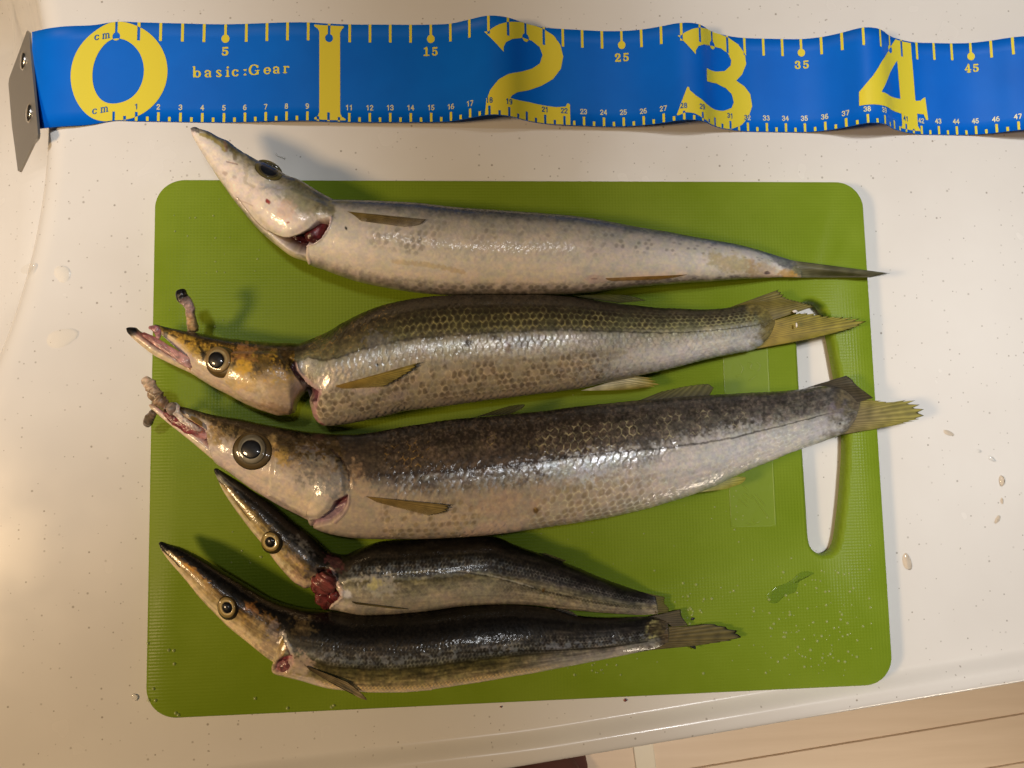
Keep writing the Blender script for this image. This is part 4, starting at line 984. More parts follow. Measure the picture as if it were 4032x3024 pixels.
eye(f, *RA([(825, 636)])[0], 50, 31, (*RA([(850, 655)])[0], 66, 62), 0, 1.05, iris=((128, 100, 56), (80, 60, 32)), inner_ring=(150, 128, 84), hk=.45, pc=(16, 14, 12), memc=(86, 64, 26), pup=RA([(812, 640)])[0], asp_p=1.08)
fin("pectoral_fin", f, RB([(340, 838), (352, 846), (400, 862)]), RB([(1000, 655), (925, 725), (720, 845)]), .0004, .0016, (132, 100, 38), (160, 140, 66), 8, edge=(60, 44, 16), on=f, op=.86, edgew=.02, fade=.5, spike=.05)
fin("dorsal_fin", f, RC([(1120, 930), (1300, 960), (1480, 985)]), RC([(1350, 918), (1540, 925), (1690, 966)]), f.zat(2370) - ZB, f.zat(2370) - ZB + .001, (60, 58, 20), (70, 72, 24), 9, edge=(16, 16, 8), op=.8)
fin("anal_fin", f, RL([(150, 745), (300, 700), (450, 640)]), RL([(420, 742), (560, 728), (655, 708), (612, 660)]), f.zat(2380) - ZB - .003, f.zat(2380) - ZB - .007, (196, 186, 150), (160, 138, 50), 10, edge=(150, 120, 40), spike=.22, op=.85, lead=False)
fin("tail_fin", f, RD([(540, 622), (640, 610), (760, 650), (820, 700), (840, 740)]), RD([(925, 483), (960, 520), (990, 548), (1085, 575), (1215, 612)]), f.zl - ZB + .0006, f.zl - ZB + .004, (98, 84, 40), (112, 98, 34), 12, edge=(26, 22, 12), spike=.06, op=.95, edgew=.03)
fin("tail_fin", f, RD([(700, 958), (740, 930), (790, 870), (830, 800), (845, 740)]), RD([(1180, 870), (1480, 792), (1600, 742), (1490, 705), (1330, 695), (1200, 672), (1090, 668)]), f.zl - ZB + .0004, f.zl - ZB + .002, (132, 106, 30), (128, 114, 32), 17, edge=(22, 18, 10), spike=.10, op=.95, edgew=.03)
def jaw(fs, tops, bots, k, stops, z0, extra=None, n=120):
    j = Fish.__new__(Fish); Fish.__init__(j, "x", [tops], [bots], k, n, 60, 16, sag=0, zset=z0); bpy.data.objects.remove(j.root)
    j.root = fs.root
    j.ramp(stops, .1)
    if extra: extra(j)
    b_ = j.finish(); b_.name = "lower_jaw"; return j
def ex2(j):
    j.blob(*RA([(125, 395)])[0], 40, 32, 10, (18, 14, 10), 1, rag=.3); j.mix(A(196, 168, 124), sstep(.55, .75, j.v) * sstep(520, 545, j.px))
    j.line(RA([(250, 465), (310, 500), (400, 545)]), 7, (110, 36, 34), .8)
jaw(f, RA([(95, 385), (120, 376), (170, 380), (200, 405), (260, 440), (340, 500), (440, 560), (520, 620), (600, 680), (700, 740)]), RA([(95, 392), (105, 420), (150, 468), (210, 520), (300, 590), (400, 642), (500, 692), (600, 738), (690, 792), (760, 838)]), .8,
    [(0, (92, 56, 40)), (.3, (128, 84, 66)), (.5, (176, 140, 110)), (.8, (206, 180, 140)), (1, (180, 150, 110))], f.zc - .001, ex2)
lump("torn_flesh", f.root, RA([(270, 376), (310, 385), (340, 410), (345, 470)]), [f.zc + .004, f.zc + .005, f.zc + .005, f.zc + .004], [.0006, .0013, .0016, .0008], [(166, 112, 102), (150, 92, 90), (176, 128, 116)], 5, flat=.4)
lump("torn_flesh", f.root, RA([(215, 425), (280, 460), (340, 500), (470, 580), (560, 640), (620, 690)]), [f.zc + .003, f.zc + .004, f.zc + .0045, f.zc + .005, f.zc + .0055, f.zc + .005], [.0008, .0014, .0016, .0018, .0022, .0010], [(120, 62, 54), (168, 112, 98), (188, 144, 126)], 9, flat=.3)
lump("torn_jaw_strip", f.root, RA([(522, 85), (530, 120), (545, 150), (590, 205), (600, 270), (610, 330), (622, 410)]), [ZB + .022, ZB + .0225, ZB + .022, ZB + .021, ZB + .019, ZB + .017, ZB + .014], [.0018, .0025, .0024, .0021, .0019, .0022, .0025], [(14, 12, 10), (24, 18, 14), (186, 150, 128), (190, 152, 132), (180, 140, 96), (172, 138, 90), (150, 112, 60)], 12, amp=.25, flat=.9)
for q in (((3130, 1226), 13, 6), ((3136, 1280), 5, 10)):
    c_ = P(*q[0], f.zl + .0042); V, fc = ellipsoid(c_, q[1] / 8350 * .8, q[2] / 8350, .0006, 8, 12, 2); mk("loose_scale", V, fc, M_WHITE, f.root)

# ---- fish 3: the biggest
nt_, nb_ = RE([(1700, 520)])[0], RE([(1432, 1198)])[0]
f3 = Fish("largest barracuda, in the middle, big dark eye, tail past the board's edge",
  [RE([(398, 300), (420, 300), (500, 318), (600, 348), (700, 370), (800, 386), (900, 402), (1000, 425), (1150, 455), (1300, 482), (1450, 502), (1600, 516)]) + [nt_],
   [nt_] + RE([(1800, 520), (1950, 502), (2100, 477)]) + RF([(220, 355), (300, 345), (500, 312), (700, 292), (900, 277), (1100, 255), (1300, 235), (1500, 207), (1700, 187), (1900, 167), (2050, 150)]) + RG([(400, 200), (600, 180), (800, 166), (1000, 155), (1200, 145), (1350, 130), (1480, 110), (1600, 130), (1720, 190)])],
  [RE([(398, 312), (420, 345), (480, 405), (560, 462), (625, 505), (642, 600), (690, 735), (800, 815), (900, 890), (1000, 960), (1100, 1020), (1200, 1080), (1300, 1130), (1400, 1180)]) + [nb_],
   [nb_] + RE([(1440, 1225), (1470, 1255), (1550, 1290), (1700, 1325), (1850, 1340), (2000, 1343), (2200, 1343)]) + RF([(400, 1240), (600, 1230), (800, 1215), (1000, 1195), (1200, 1165), (1400, 1135), (1600, 1105), (1800, 1070), (2000, 1025)]) + RG([(480, 845), (640, 795), (800, 735), (1000, 640), (1150, 580), (1280, 525), (1400, 485), (1550, 430), (1620, 402), (1680, 330)])],
  0.70, 860, mv=190)
f = f3
f.ramp([(0, (40, 34, 27)), (.05, (66, 62, 58)), (.1, (48, 40, 32)), (.25, (70, 59, 46)), (.38, (80, 67, 53)), (.425, (66, 52, 42)), (.45, (96, 86, 76)), (.52, (134, 124, 110)), (.58, (156, 140, 118)), (.7, (174, 155, 128)), (.85, (182, 161, 132)), (.95, (174, 154, 128)), (1, (140, 124, 106))], .06)
rear = sstep(2250, 2700, f.px)
f.ramp([(0, (58, 52, 44)), (.15, (76, 68, 56)), (.35, (96, 88, 74)), (.43, (110, 100, 84)), (.48, (150, 140, 116)), (.58, (182, 170, 150)), (.8, (198, 184, 164)), (.95, (190, 176, 156)), (1, (150, 138, 120))], .08, rear * .92)
bd = sstep(1440, 1520, f.px)
c1, ed, hid, bu = f.cells(.0034, .0024, .16, .12)
f.micro, f.stk = .34, .22
net = (1 - sstep(.02, .15, ed)) * (.2 + 1.1 * f.mn)
c1b, edb, hidb, _ = f.cells(.0020, .0011, .2)
f.mix(A(40, 32, 24), sstep(.5, .66, f.nf) * (1 - sstep(.38, .43, f.v)) * bd * .55)
f.mix(A(112, 96, 80), sstep(.55, .7, f.nff) * (1 - sstep(.38, .43, f.v)) * bd * .35)
up = (1 - sstep(.38, .42, f.v)) * sstep(.12, .2, f.v)
z1 = up * sstep(1500, 1530, f.px) * (1 - sstep(1640, 1720, f.px)); f.mix(A(170, 132, 66), net * z1 * sstep(.42, .6, f.nf) * .8)
z2 = up * sstep(2080, 2160, f.px) * (1 - sstep(2850, 3000, f.px)) * sstep(.35, .8, f.nl * .3 + f.nx * .35 + f.pn * .4); f.mix(A(196, 182, 134), net * z2 * .85)
z2b = up * sstep(1850, 1900, f.px) * (1 - sstep(2100, 2150, f.px)) * sstep(.6, .7, f.nx); f.mix(A(150, 130, 80), net * z2b * .6)
low = sstep(.62, .7, f.v)
z3 = low * sstep(1480, 1520, f.px) * (1 - sstep(1880, 1900, f.px)); f.mix(A(120, 98, 62), (1 - sstep(.22, .42, c1)) * z3 * np.where(hid > .35, 1, .1) * .55); f.mix(A(206, 176, 130), net * z3 * .4)
z4 = low * sstep(2050, 2120, f.px) * (1 - sstep(2500, 2700, f.px)); f.mix(A(126, 108, 72), (1 - sstep(.22, .42, c1)) * z4 * np.where(hid > .25, 1, .2) * .55); f.mix(A(216, 200, 156), net * z4 * .55)
z5 = sstep(.45, .55, f.v) * sstep(2250, 2400, f.px); f.mix(A(222, 214, 196), net * z5 * sstep(.48, .62, f.nf) * .7); f.mix(A(150, 138, 120), (1 - sstep(.1, .3, c1)) * z5 * np.where(hid > .6, 1, 0) * .4)
silv = sstep(.43, .46, f.v) * (1 - sstep(.56, .64, f.v)) * sstep(1520, 1560, f.px) * (1 - sstep(2500, 2800, f.px))
f.mix(A(176, 176, 172), silv * (1 - sstep(.05, .3, np.abs(bu - .25))) * sstep(.42, .56, f.nf) * .8); f.mix(A(70, 58, 48), silv * sstep(.55, .68, f.nx) * .55)
f.rg = lerp(f.rg, .30, silv); f.mt = f.mt + .22 * silv
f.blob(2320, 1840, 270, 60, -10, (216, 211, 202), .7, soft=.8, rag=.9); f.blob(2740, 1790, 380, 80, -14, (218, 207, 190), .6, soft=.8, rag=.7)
f.blob(1995, 1990, 120, 60, -6, (172, 146, 118), .75, rag=.9); f.blob(1920, 2085, 130, 30, -3, (186, 158, 130), .8, rag=.7)
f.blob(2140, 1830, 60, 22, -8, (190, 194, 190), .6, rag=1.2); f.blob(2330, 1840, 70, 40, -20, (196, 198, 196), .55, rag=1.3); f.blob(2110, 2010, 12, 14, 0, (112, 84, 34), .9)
f.blob(2270, 1520, 5, 5, 0, (30, 25, 20), .1)
ll = np.abs(f.v - lerp(.425, .50, sstep(2300, 3050, f.px)) + (f.nf - .5) * .016); f.mix(A(48, 38, 30), (1 - sstep(.004, .017, ll)) * bd * .75 * f.vis)
f.h += (.00020 * np.clip(bu + .5, 0, 1) + .00035 * bu * (hid - .5) - .00008 * (1 - sstep(.0, .12, ed))) * bd * (1 - sstep(3200, 3280, f.px)) * (.35 + .65 * sstep(.3, .6, f.nx))
f.h += .00008 * (f.nf - .5) * bd
# head
hm = (polyd(f.px, f.py, np.array(RE([(360, 260), (1640, 480), (1700, 700), (1740, 830), (1745, 960), (1720, 1010), (1640, 1050), (1600, 1120), (1500, 1195), (1350, 1200), (600, 760), (600, 500)]))) < 0) * 1.0
f.ramp([(0, (30, 25, 16)), (.07, (44, 36, 22)), (.16, (78, 62, 36)), (.26, (112, 90, 52)), (.38, (150, 126, 88)), (.5, (176, 156, 130)), (.65, (192, 172, 148)), (.85, (206, 182, 156)), (1, (184, 160, 142))], .14, hm)
f.mix(A(36, 28, 16), hm * sstep(.55, .7, f.nf) * (1 - sstep(.3, .45, f.v)) * .8)
f.blob(*RE([(560, 430)])[0], 40, 14, 38, (176, 126, 44), .9, rag=.8); f.blob(*RE([(700, 520)])[0], 40, 34, 40, (110, 84, 40), .7, rag=1.1)
f.blob(*RE([(680, 580)])[0], 26, 24, 30, (170, 140, 88), .6, rag=1); f.blob(*RE([(1235, 700)])[0], 36, 40, 0, (184, 146, 66), .7, rag=.9)
f.blob(*RE([(1350, 640)])[0], 110, 45, 18, (88, 70, 42), .75, rag=1.1); f.blob(*RE([(1600, 640)])[0], 60, 45, 10, (72, 56, 34), .8, rag=1)
f.blob(*RE([(1560, 830)])[0], 120, 75, 35, (118, 110, 100), .7, rag=1.2); f.blob(*RE([(1640, 930)])[0], 60, 60, 20, (140, 136, 130), .6, rag=1.2)
f.blob(*RE([(1450, 1080)])[0], 100, 50, 25, (208, 186, 146), .6, rag=.8); f.blob(*RE([(1150, 880)])[0], 110, 35, 28, (212, 186, 150), .6, rag=.7)
f.blob(*RE([(1140, 590)])[0], 18, 30, 10, (160, 130, 80), .7, rag=.9)
f.h += .0013 * (1 - sstep(-26, 2, polyd(f.px, f.py, np.array(RE([(1150, 560), (1560, 640), (1680, 700), (1735, 830), (1740, 960), (1715, 1005), (1630, 1050), (1600, 1120), (1510, 1190), (1400, 1180), (1100, 1010)]))))) * f.vis
f.line(RE([(1610, 640), (1690, 720), (1745, 830), (1755, 950)]), 7, (52, 36, 30), .7, rag=.5, h=-.0004)
f.blob(*RE([(1800, 830)])[0], 34, 60, -10, (160, 130, 96), .5, rag=.9); f.blob(*RE([(1850, 950)])[0], 60, 50, 0, (196, 166, 130), .5, rag=.9)
f.poly(RE([(1735, 1000), (1730, 1060), (1690, 1140), (1600, 1220), (1460, 1250), (1440, 1205), (1510, 1195), (1600, 1125), (1640, 1052)]), 5, (138, 108, 110), .95, h=-.0024)
f.poly(RE([(1735, 1000), (1715, 1060), (1660, 1090), (1615, 1110), (1640, 1052)]), 6, (84, 22, 24), .95, h=-.001)
f.line(RE([(1745, 1010), (1740, 1080), (1700, 1150), (1640, 1210)]), 9, (170, 140, 132), .7, h=.0005)
f.rg = lerp(f.rg, .34, hm)
f.blob(3300, 1610, 45, 30, -10, (130, 112, 110), .6, rag=.6); f.blob(3308, 1668, 6, 6, 0, (70, 62, 56), 1, rag=.2)
tm = sstep(.93, .985, f.UN + (f.pn - .5) * .05 + (f.nf - .5) * .03); f.mix(A(84, 72, 50), tm * .92)
f.finish()
eye(f, *RE([(988, 640)])[0], 56, 40, (*RE([(987, 652)])[0], 80, 76), 0, 1.06, iris=((100, 90, 68), (74, 64, 42)), pc=(20, 20, 21), memc=(80, 62, 30), pup=RE([(984, 642)])[0], asp_p=.95, inner_ring=(132, 122, 98), hk=.4)
fin("pectoral_fin", f, RK([(310, 895), (330, 905), (400, 945)]), RK([(1040, 972), (1000, 1030), (860, 1062)]), .0004, .0014, (126, 98, 44), (146, 122, 70), 8, edge=(54, 42, 18), on=f, op=.88, edgew=.02, fade=.55, spike=.04)
fin("dorsal_fin", f, RK([(1260, 205), (1400, 190), (1560, 180)]), RK([(1420, 150), (1560, 108), (1692, 94), (1665, 135)]), f.zat(1960) - ZB, f.zat(1960) - ZB + .0005, (40, 38, 16), (74, 70, 30), 7, edge=(14, 14, 8), op=.75)
fin("dorsal_fin", f, RG([(330, 205), (500, 190), (780, 168)]), RG([(480, 145), (620, 115), (760, 98), (806, 122)]), f.zat(2680) - ZB, f.zat(2680) - ZB + .0005, (64, 58, 34), (96, 90, 40), 9, edge=(24, 20, 10), op=.9, spike=.06)
fin("anal_fin", f, RG([(700, 775), (800, 735), (900, 690)]), RG([(880, 752), (980, 715), (1005, 680), (960, 672)]), f.zat(2830) - ZB - .003, f.zat(2830) - ZB - .005, (176, 164, 100), (150, 140, 44), 8, edge=(150, 130, 50), op=.9)
fin("tail_fin", f, RG([(1380, 122), (1480, 112), (1600, 150), (1700, 210)]), RG([(1630, 46), (1665, 70), (1700, 110), (1800, 185)]), f.zl - ZB + .001, f.zl - ZB + .004, (66, 58, 46), (70, 60, 36), 10, edge=(20, 16, 10), op=1.0, edgew=.05)
fin("tail_fin", f, RG([(1540, 425), (1580, 370), (1600, 300), (1610, 250), (1620, 200)]), RG([(1830, 374), (1960, 350), (2080, 312), (2100, 275), (2070, 238), (2010, 200), (1900, 212), (1790, 195)]), f.zl - ZB + .0004, f.zl - ZB - .001, (104, 86, 58), (136, 122, 50), 16, edge=(24, 18, 10), spike=.13, op=.97, edgew=.04)
def ex3(j):
    j.poly(RE([(300, 350), (380, 385), (470, 440), (590, 495), (600, 520), (480, 490), (380, 450), (300, 385)]), 5, (120, 44, 44), .9); j.blob(*RE([(195, 295)])[0], 18, 12, 20, (120, 100, 70), .7)
jaw(f, RE([(176, 288), (200, 280), (240, 300), (300, 345), (380, 390), (480, 450), (580, 510), (660, 580), (760, 660)]), RE([(176, 296), (190, 318), (230, 352), (300, 412), (400, 492), (500, 572), (600, 656), (710, 748), (800, 815)]), .8,
    [(0, (150, 104, 90)), (.25, (196, 150, 132)), (.5, (206, 178, 150)), (.8, (214, 188, 150)), (1, (186, 158, 118))], f.zc - .001, ex3)
lump("mouth", f.root, RE([(290, 340), (380, 400), (480, 455), (580, 505), (640, 550)]), [f.zc, f.zc + .0005, f.zc + .001, f.zc + .0012, f.zc + .001], [.0012, .0026, .0030, .0028, .0015], [(120, 60, 56), (116, 40, 42), (130, 60, 58), (176, 130, 116)], 51, flat=.5)
lump("torn_flesh", f.root, RE([(118, 98), (160, 110), (200, 165), (235, 225), (280, 270), (320, 320)]), [ZB + .019, ZB + .020, ZB + .020, ZB + .0195, ZB + .019, ZB + .018], [.0016, .0024, .0028, .0030, .0028, .0014], [(188, 160, 128), (176, 146, 112), (150, 120, 86), (140, 108, 76), (122, 92, 68)], 15, amp=.5)
lump("torn_flesh", f.root, RE([(375, 268), (375, 310), (400, 360), (460, 420), (540, 470), (590, 492)]), [f.zc + .004, f.zc + .005, f.zc + .0055, f.zc + .006, f.zc + .006, f.zc + .005], [.0008, .0022, .0016, .0014, .0012, .0007], [(206, 184, 160), (200, 176, 150), (190, 160, 140)], 19, flat=.5)
lump("torn_flesh", f.root, RE([(330, 290), (345, 320), (330, 340)]), [f.zc + .004, f.zc + .005, f.zc + .004], [.002, .003, .002], [(110, 92, 76), (140, 118, 96), (100, 74, 62)], 23)
lump("torn_flesh", f.root, RE([(152, 455), (165, 420), (190, 380), (215, 345)]), [ZB + .010, ZB + .012, ZB + .014, ZB + .016], [.0014, .0022, .002, .0016], [(112, 96, 78), (90, 74, 52), (110, 88, 64)], 27)

# ---- fish 4: short and dark, throat cut open, tail missing
nt_, nb_ = RH([(1400, 345)])[0], RH([(1240, 625)])[0]
f4 = Fish("shortest dark barracuda with red cut throat and a finless tail stub",
  [RE([(688, 792), (705, 786), (735, 802), (800, 842), (900, 902), (1000, 972), (1120, 1047), (1200, 1112), (1300, 1197), (1400, 1272), (1500, 1352)]) + [nt_],
   [nt_] + RH([(1450, 358), (1520, 365), (1600, 332), (1700, 292), (1800, 262), (1950, 250), (2100, 246)]) + RI([(300, 132), (500, 125), (700, 128), (850, 188), (1000, 240), (1200, 312), (1350, 370), (1500, 435), (1700, 510), (1850, 560), (1960, 590)])],
  [RE([(686, 798), (688, 815), (712, 872), (750, 950), (800, 1032), (870, 1132), (930, 1212), (1000, 1302), (1060, 1372), (1120, 1452), (1180, 1532), (1230, 1592)]) + RH([(1080, 548), (1130, 592), (1200, 632)]) + [nb_],
   [nb_] + RH([(1290, 640), (1340, 700), (1390, 790), (1450, 805), (1550, 826), (1650, 840), (1800, 838), (2000, 825), (2200, 805)]) + RI([(400, 675), (600, 660), (800, 656), (1000, 664), (1200, 690), (1350, 706), (1500, 720), (1700, 734), (1850, 742), (1980, 735)])],
  0.76, 560, mv=120, ml=20)
f = f4
f.ramp([(0, (12, 10, 7)), (.12, (22, 18, 12)), (.25, (46, 40, 29)), (.38, (66, 60, 50)), (.44, (84, 80, 72)), (.475, (128, 124, 104)), (.5, (92, 84, 56)), (.58, (126, 118, 94)), (.75, (150, 138, 114)), (.92, (156, 140, 114)), (1, (120, 104, 84))], .05)
c1, ed, hid, bu = f.cells(.0016, .0012, .15)
f.micro, f.stk = .45, .5
bd = sstep(1350, 1420, f.px); rear = sstep(1850, 2200, f.px)
f.ramp([(0, (16, 13, 10)), (.2, (36, 30, 24)), (.42, (76, 68, 58)), (.55, (96, 88, 68)), (.66, (108, 96, 62)), (.8, (134, 118, 88)), (1, (128, 110, 84))], .06, rear * .85)
f.mix(A(110, 116, 118), sstep(.52, .66, f.nf) * sstep(.22, .3, f.v) * (1 - sstep(.42, .48, f.v)) * bd * (1 - rear) * .6)
f.mix(A(20, 17, 12), (1 - sstep(.2, .5, c1)) * (1 - sstep(.42, .48, f.v)) * bd * .75); f.mix(A(112, 108, 100), (1 - sstep(.02, .16, ed)) * sstep(.24, .3, f.v) * (1 - sstep(.42, .48, f.v)) * bd * f.mn * .7)
f.line(RI([(-170, 432), (0, 418), (200, 402), (400, 402), (600, 426), (800, 472), (1000, 532), (1300, 605), (1600, 662), (1850, 690)]), 6, (40, 34, 22), .7); f.line(RI([(-170, 426), (0, 412), (200, 396), (400, 396), (600, 420), (800, 466), (1000, 526)]), 4, (170, 164, 142), .6, rag=.8)  # pale lateral line, with its shadow painted dark just below
f.mix(A(176, 164, 134), (1 - sstep(.04, .2, ed)) * sstep(.55, .65, f.v) * bd * .35)
f.blob(1490, 2300, 70, 55, 0, (176, 168, 150), .7, rag=1); f.blob(1480, 2300, 36, 22, -30, (196, 182, 110), .6, rag=1)
f.blob(1760, 2360, 60, 26, 0, (176, 158, 132), .5, rag=.8); f.blob(2140, 2325, 12, 8, -60, (96, 66, 20), .8)
f.h += .00007 * np.clip(bu + .5, 0, 1) * bd + .00005 * (f.nf - .5) * bd
hm = (polyd(f.px, f.py, np.array(RH([(0, -400), (900, -60), (1380, 320), (1400, 420), (1340, 500), (1290, 560), (1250, 640), (900, 500), (200, -300)]))) < 0) * 1.0
f.ramp([(0, (8, 7, 5)), (.2, (14, 12, 8)), (.36, (30, 25, 14)), (.46, (80, 62, 28)), (.6, (128, 104, 52)), (.74, (166, 140, 84)), (.86, (206, 184, 138)), (1, (196, 164, 130))], .10, hm)
f.blob(*RE([(700, 810)])[0], 24, 14, 60, (10, 9, 8), 1, rag=.2)
f.line(RE([(712, 880), (800, 960), (880, 1080), (970, 1200)]), 3.5, (80, 60, 28), .8)
f.blob(*RH([(1150, 340)])[0], 60, 45, 40, (86, 82, 74), .7, rag=1.2); f.blob(*RH([(1150, 480)])[0], 70, 45, 40, (140, 112, 76), .7, rag=1.1)
f.blob(*RH([(1180, 580)])[0], 60, 30, 35, (178, 140, 110), .6, rag=.9); f.blob(*RH([(1260, 500)])[0], 40, 40, 40, (70, 62, 58), .7, rag=1.1)
f.blob(*RH([(1420, 420)])[0], 60, 25, 40, (74, 40, 40), .7, rag=1)
cut = RH([(1340, 490), (1400, 480), (1430, 560), (1440, 640), (1480, 700), (1400, 770), (1370, 810), (1340, 720), (1250, 630), (1290, 570)])
f.poly(cut, 5, (110, 34, 34), .95, h=-.0022)
f.poly(RH([(1300, 480), (1360, 470), (1370, 500), (1310, 540)]), 5, (30, 12, 12), .95, h=-.001)
f.line(RH([(1410, 480), (1450, 580), (1490, 690), (1400, 780)]), 10, (200, 168, 150), .7, rag=.8, h=.0006)
f.blob(*RH([(1530, 680)])[0], 22, 18, 0, (200, 196, 190), .8); f.blob(*RH([(1480, 760)])[0], 50, 22, 10, (196, 176, 150), .8)
f.rg = lerp(.40, .34, hm)
f.finish()
eye(f, *RH([(942, 262)])[0], 36, 20, (*RH([(942, 272)])[0], 43, 47), -20, 1.08, iris=((138, 112, 56), (70, 54, 26)), pc=(8, 7, 6), memc=(54, 44, 20), asp_p=1.05, inner_ring=(184, 156, 96))
lump("cut_flesh", f.root, RH([(1395, 520), (1370, 570), (1330, 620), (1310, 650)]), [f.zc + .010, f.zc + .0095, f.zc + .008, f.zc + .006], [.003, .0050, .0048, .002], [(104, 50, 44), (128, 66, 56), (100, 42, 38)], 31, amp=.3)
lump("cut_flesh", f.root, RH([(1330, 660), (1350, 720), (1372, 795)]), [f.zc + .006, f.zc + .004, f.zc + .001], [.0030, .0034, .0016], [(100, 44, 40), (116, 54, 47), (86, 28, 27)], 33, amp=.3)
lump("cut_flesh", f.root, RH([(1470, 690), (1430, 700), (1400, 740)]), [f.zc + .008, f.zc + .007, f.zc + .005], [.002, .003, .002], [(110, 46, 44), (92, 30, 29), (76, 22, 22)], 35, amp=.4)
lump("cut_flesh", f.root, RH([(1262, 628), (1290, 620), (1320, 600)]), [f.zc + .003, f.zc + .005, f.zc + .006], [.0016, .003, .002], [(90, 36, 32), (104, 48, 42), (92, 36, 33)], 37, amp=.4)
fin("pectoral_fin", f, RH([(1570, 738), (1578, 745), (1600, 758)]), RH([(2020, 798), (1960, 796), (1880, 792)]), .0004, .001, (50, 42, 20), (120, 104, 60), 7, edge=(40, 32, 14), on=f, op=.95, edgew=.02)
fin("dorsal_fin", f, RI([(1020, 255), (1120, 290), (1230, 325)]), RI([(1100, 258), (1190, 290), (1265, 318)]), f.zat(2180) - ZB + .001, f.zat(2180) - ZB + .002, (50, 46, 28), (70, 66, 40), 6, op=.8)
fin("tail_fin", f, RI([(1880, 570), (1930, 640), (1960, 730)]), RI([(2035, 602), (2032, 650), (2066, 690), (2060, 722)]), f.zl - ZB + .0006, f.zl - ZB, (88, 74, 40), (84, 78, 26), 9, edge=(60, 52, 20), spike=.05, op=.95)

# ---- fish 5: long and slim, along the near side
nt_, nb_ = RH([(1150, 782)])[0], RH([(965, 1214)])[0]
f5 = Fish("slim black-backed barracuda lowest on the board, golden glints along its belly",
  [RH([(53, 275), (62, 266), (85, 268), (140, 287), (230, 312), (320, 357), (420, 412), (500, 462), (600, 522), (700, 582), (800, 642), (900, 700), (1000, 742), (1080, 765)]) + [nt_],
   [nt_] + RH([(1200, 792), (1300, 802), (1400, 812), (1550, 832), (1650, 844), (1800, 842), (2000, 830), (2200, 810)]) + RI([(400, 682), (600, 666), (800, 664), (1000, 674), (1150, 695), (1300, 735), (1400, 755), (1550, 764), (1700, 764), (1850, 758), (1950, 760), (2060, 790)])],
  [RH([(53, 282), (60, 305), (80, 342), (130, 412), (200, 492), (280, 582), (350, 672), (430, 762), (520, 852), (600, 932), (700, 1012), (800, 1092), (900, 1172)]) + [nb_],
   [nb_] + RH([(946, 1248), (952, 1292), (1000, 1312), (1100, 1337), (1200, 1362), (1300, 1392), (1420, 1418), (1600, 1438), (1800, 1446), (2000, 1442), (2200, 1426)]) + RI([(200, 1322), (400, 1292), (600, 1262), (800, 1227), (1000, 1195), (1200, 1157), (1400, 1120), (1600, 1080), (1800, 1040), (1950, 1010), (2060, 960)])],
  0.74, 640, mv=130, ml=20)
f = f5
f.ramp([(0, (7, 6, 5)), (.2, (12, 10, 8)), (.30, (20, 17, 12)), (.34, (46, 40, 30)), (.42, (66, 60, 48)), (.52, (84, 82, 74)), (.58, (88, 84, 64)), (.62, (62, 56, 28)), (.70, (94, 84, 48)), (.8, (116, 102, 64)), (.87, (156, 134, 92)), (.93, (196, 166, 122)), (1, (150, 128, 98))], .04)
c1, ed, hid, bu = f.cells(.0016, .0012, .12)
f.micro, f.stk = .38, .55
bd = sstep(1200, 1290, f.px); rear = sstep(1950, 2300, f.px)
f.ramp([(0, (14, 12, 10)), (.15, (26, 22, 18)), (.3, (54, 48, 40)), (.5, (92, 84, 72)), (.64, (116, 106, 88)), (.78, (150, 138, 120)), (.93, (170, 156, 134)), (1, (140, 126, 104))], .06, rear * .85)
f.mix(A(20, 17, 13), (1 - sstep(.2, .5, c1)) * sstep(.3, .36, f.v) * (1 - sstep(.58, .62, f.v)) * bd * .75); f.mix(A(124, 118, 106), (1 - sstep(.02, .16, ed)) * sstep(.32, .38, f.v) * (1 - sstep(.58, .62, f.v)) * bd * f.mn * .6)
f.line(RH([(1190, 1050), (1400, 1088), (1600, 1114), (1900, 1134), (2211, 1140)]) + RI([(400, 1040), (800, 1026), (1200, 1020), (1600, 995), (1900, 950)]), 5, (34, 29, 18), .8)
f.mix(A(128, 130, 128), sstep(.52, .66, f.nf) * sstep(.40, .48, f.v) * (1 - sstep(.54, .58, f.v)) * bd * .5)
f.mix(A(240, 188, 118), (1 - sstep(.05, .34, np.abs(bu - .2))) * sstep(.83, .88, f.v) * (1 - sstep(.95, .98, f.v)) * bd * (1 - rear) * .9)  # warm light's golden glints along the belly, painted into the skin colour
f.h += .0002 * bu * (hid - .5) * bd
for vv, st in ((.62, .8), (.70, .3), (.76, .3)): f.mix(A(44, 38, 18), (1 - sstep(.004, .014, np.abs(f.v - vv + (f.nx - .5) * .03))) * bd * st * f.vis * (1 - rear * .3))
f.h += .00007 * np.clip(bu + .5, 0, 1) * bd + .00004 * (f.nf - .5) * bd
hm = (polyd(f.px, f.py, np.array(RH([(0, 200), (500, 420), (1080, 740), (1060, 900), (1000, 960), (1060, 1110), (1000, 1200), (960, 1230), (700, 1040), (0, 300)]))) < 0) * 1.0
f.ramp([(0, (8, 7, 5)), (.2, (14, 12, 8)), (.33, (30, 24, 13)), (.42, (84, 62, 26)), (.52, (134, 104, 50)), (.64, (160, 132, 80)), (.78, (206, 178, 128)), (1, (214, 182, 136))], .10, hm)
f.blob(*RH([(80, 300)])[0], 34, 22, 35, (9, 8, 7), 1, rag=.3); f.line(RH([(95, 345), (160, 400), (215, 465)]), 4, (24, 20, 12), .9)
f.line(RH([(130, 345), (180, 395), (220, 450)]), 6, (196, 172, 126), .7)
f.blob(*RH([(350, 520)])[0], 75, 14, 42, (176, 122, 44), .8, rag=.9); f.blob(*RH([(420, 600)])[0], 60, 14, 42, (170, 140, 84), .6, rag=.9)
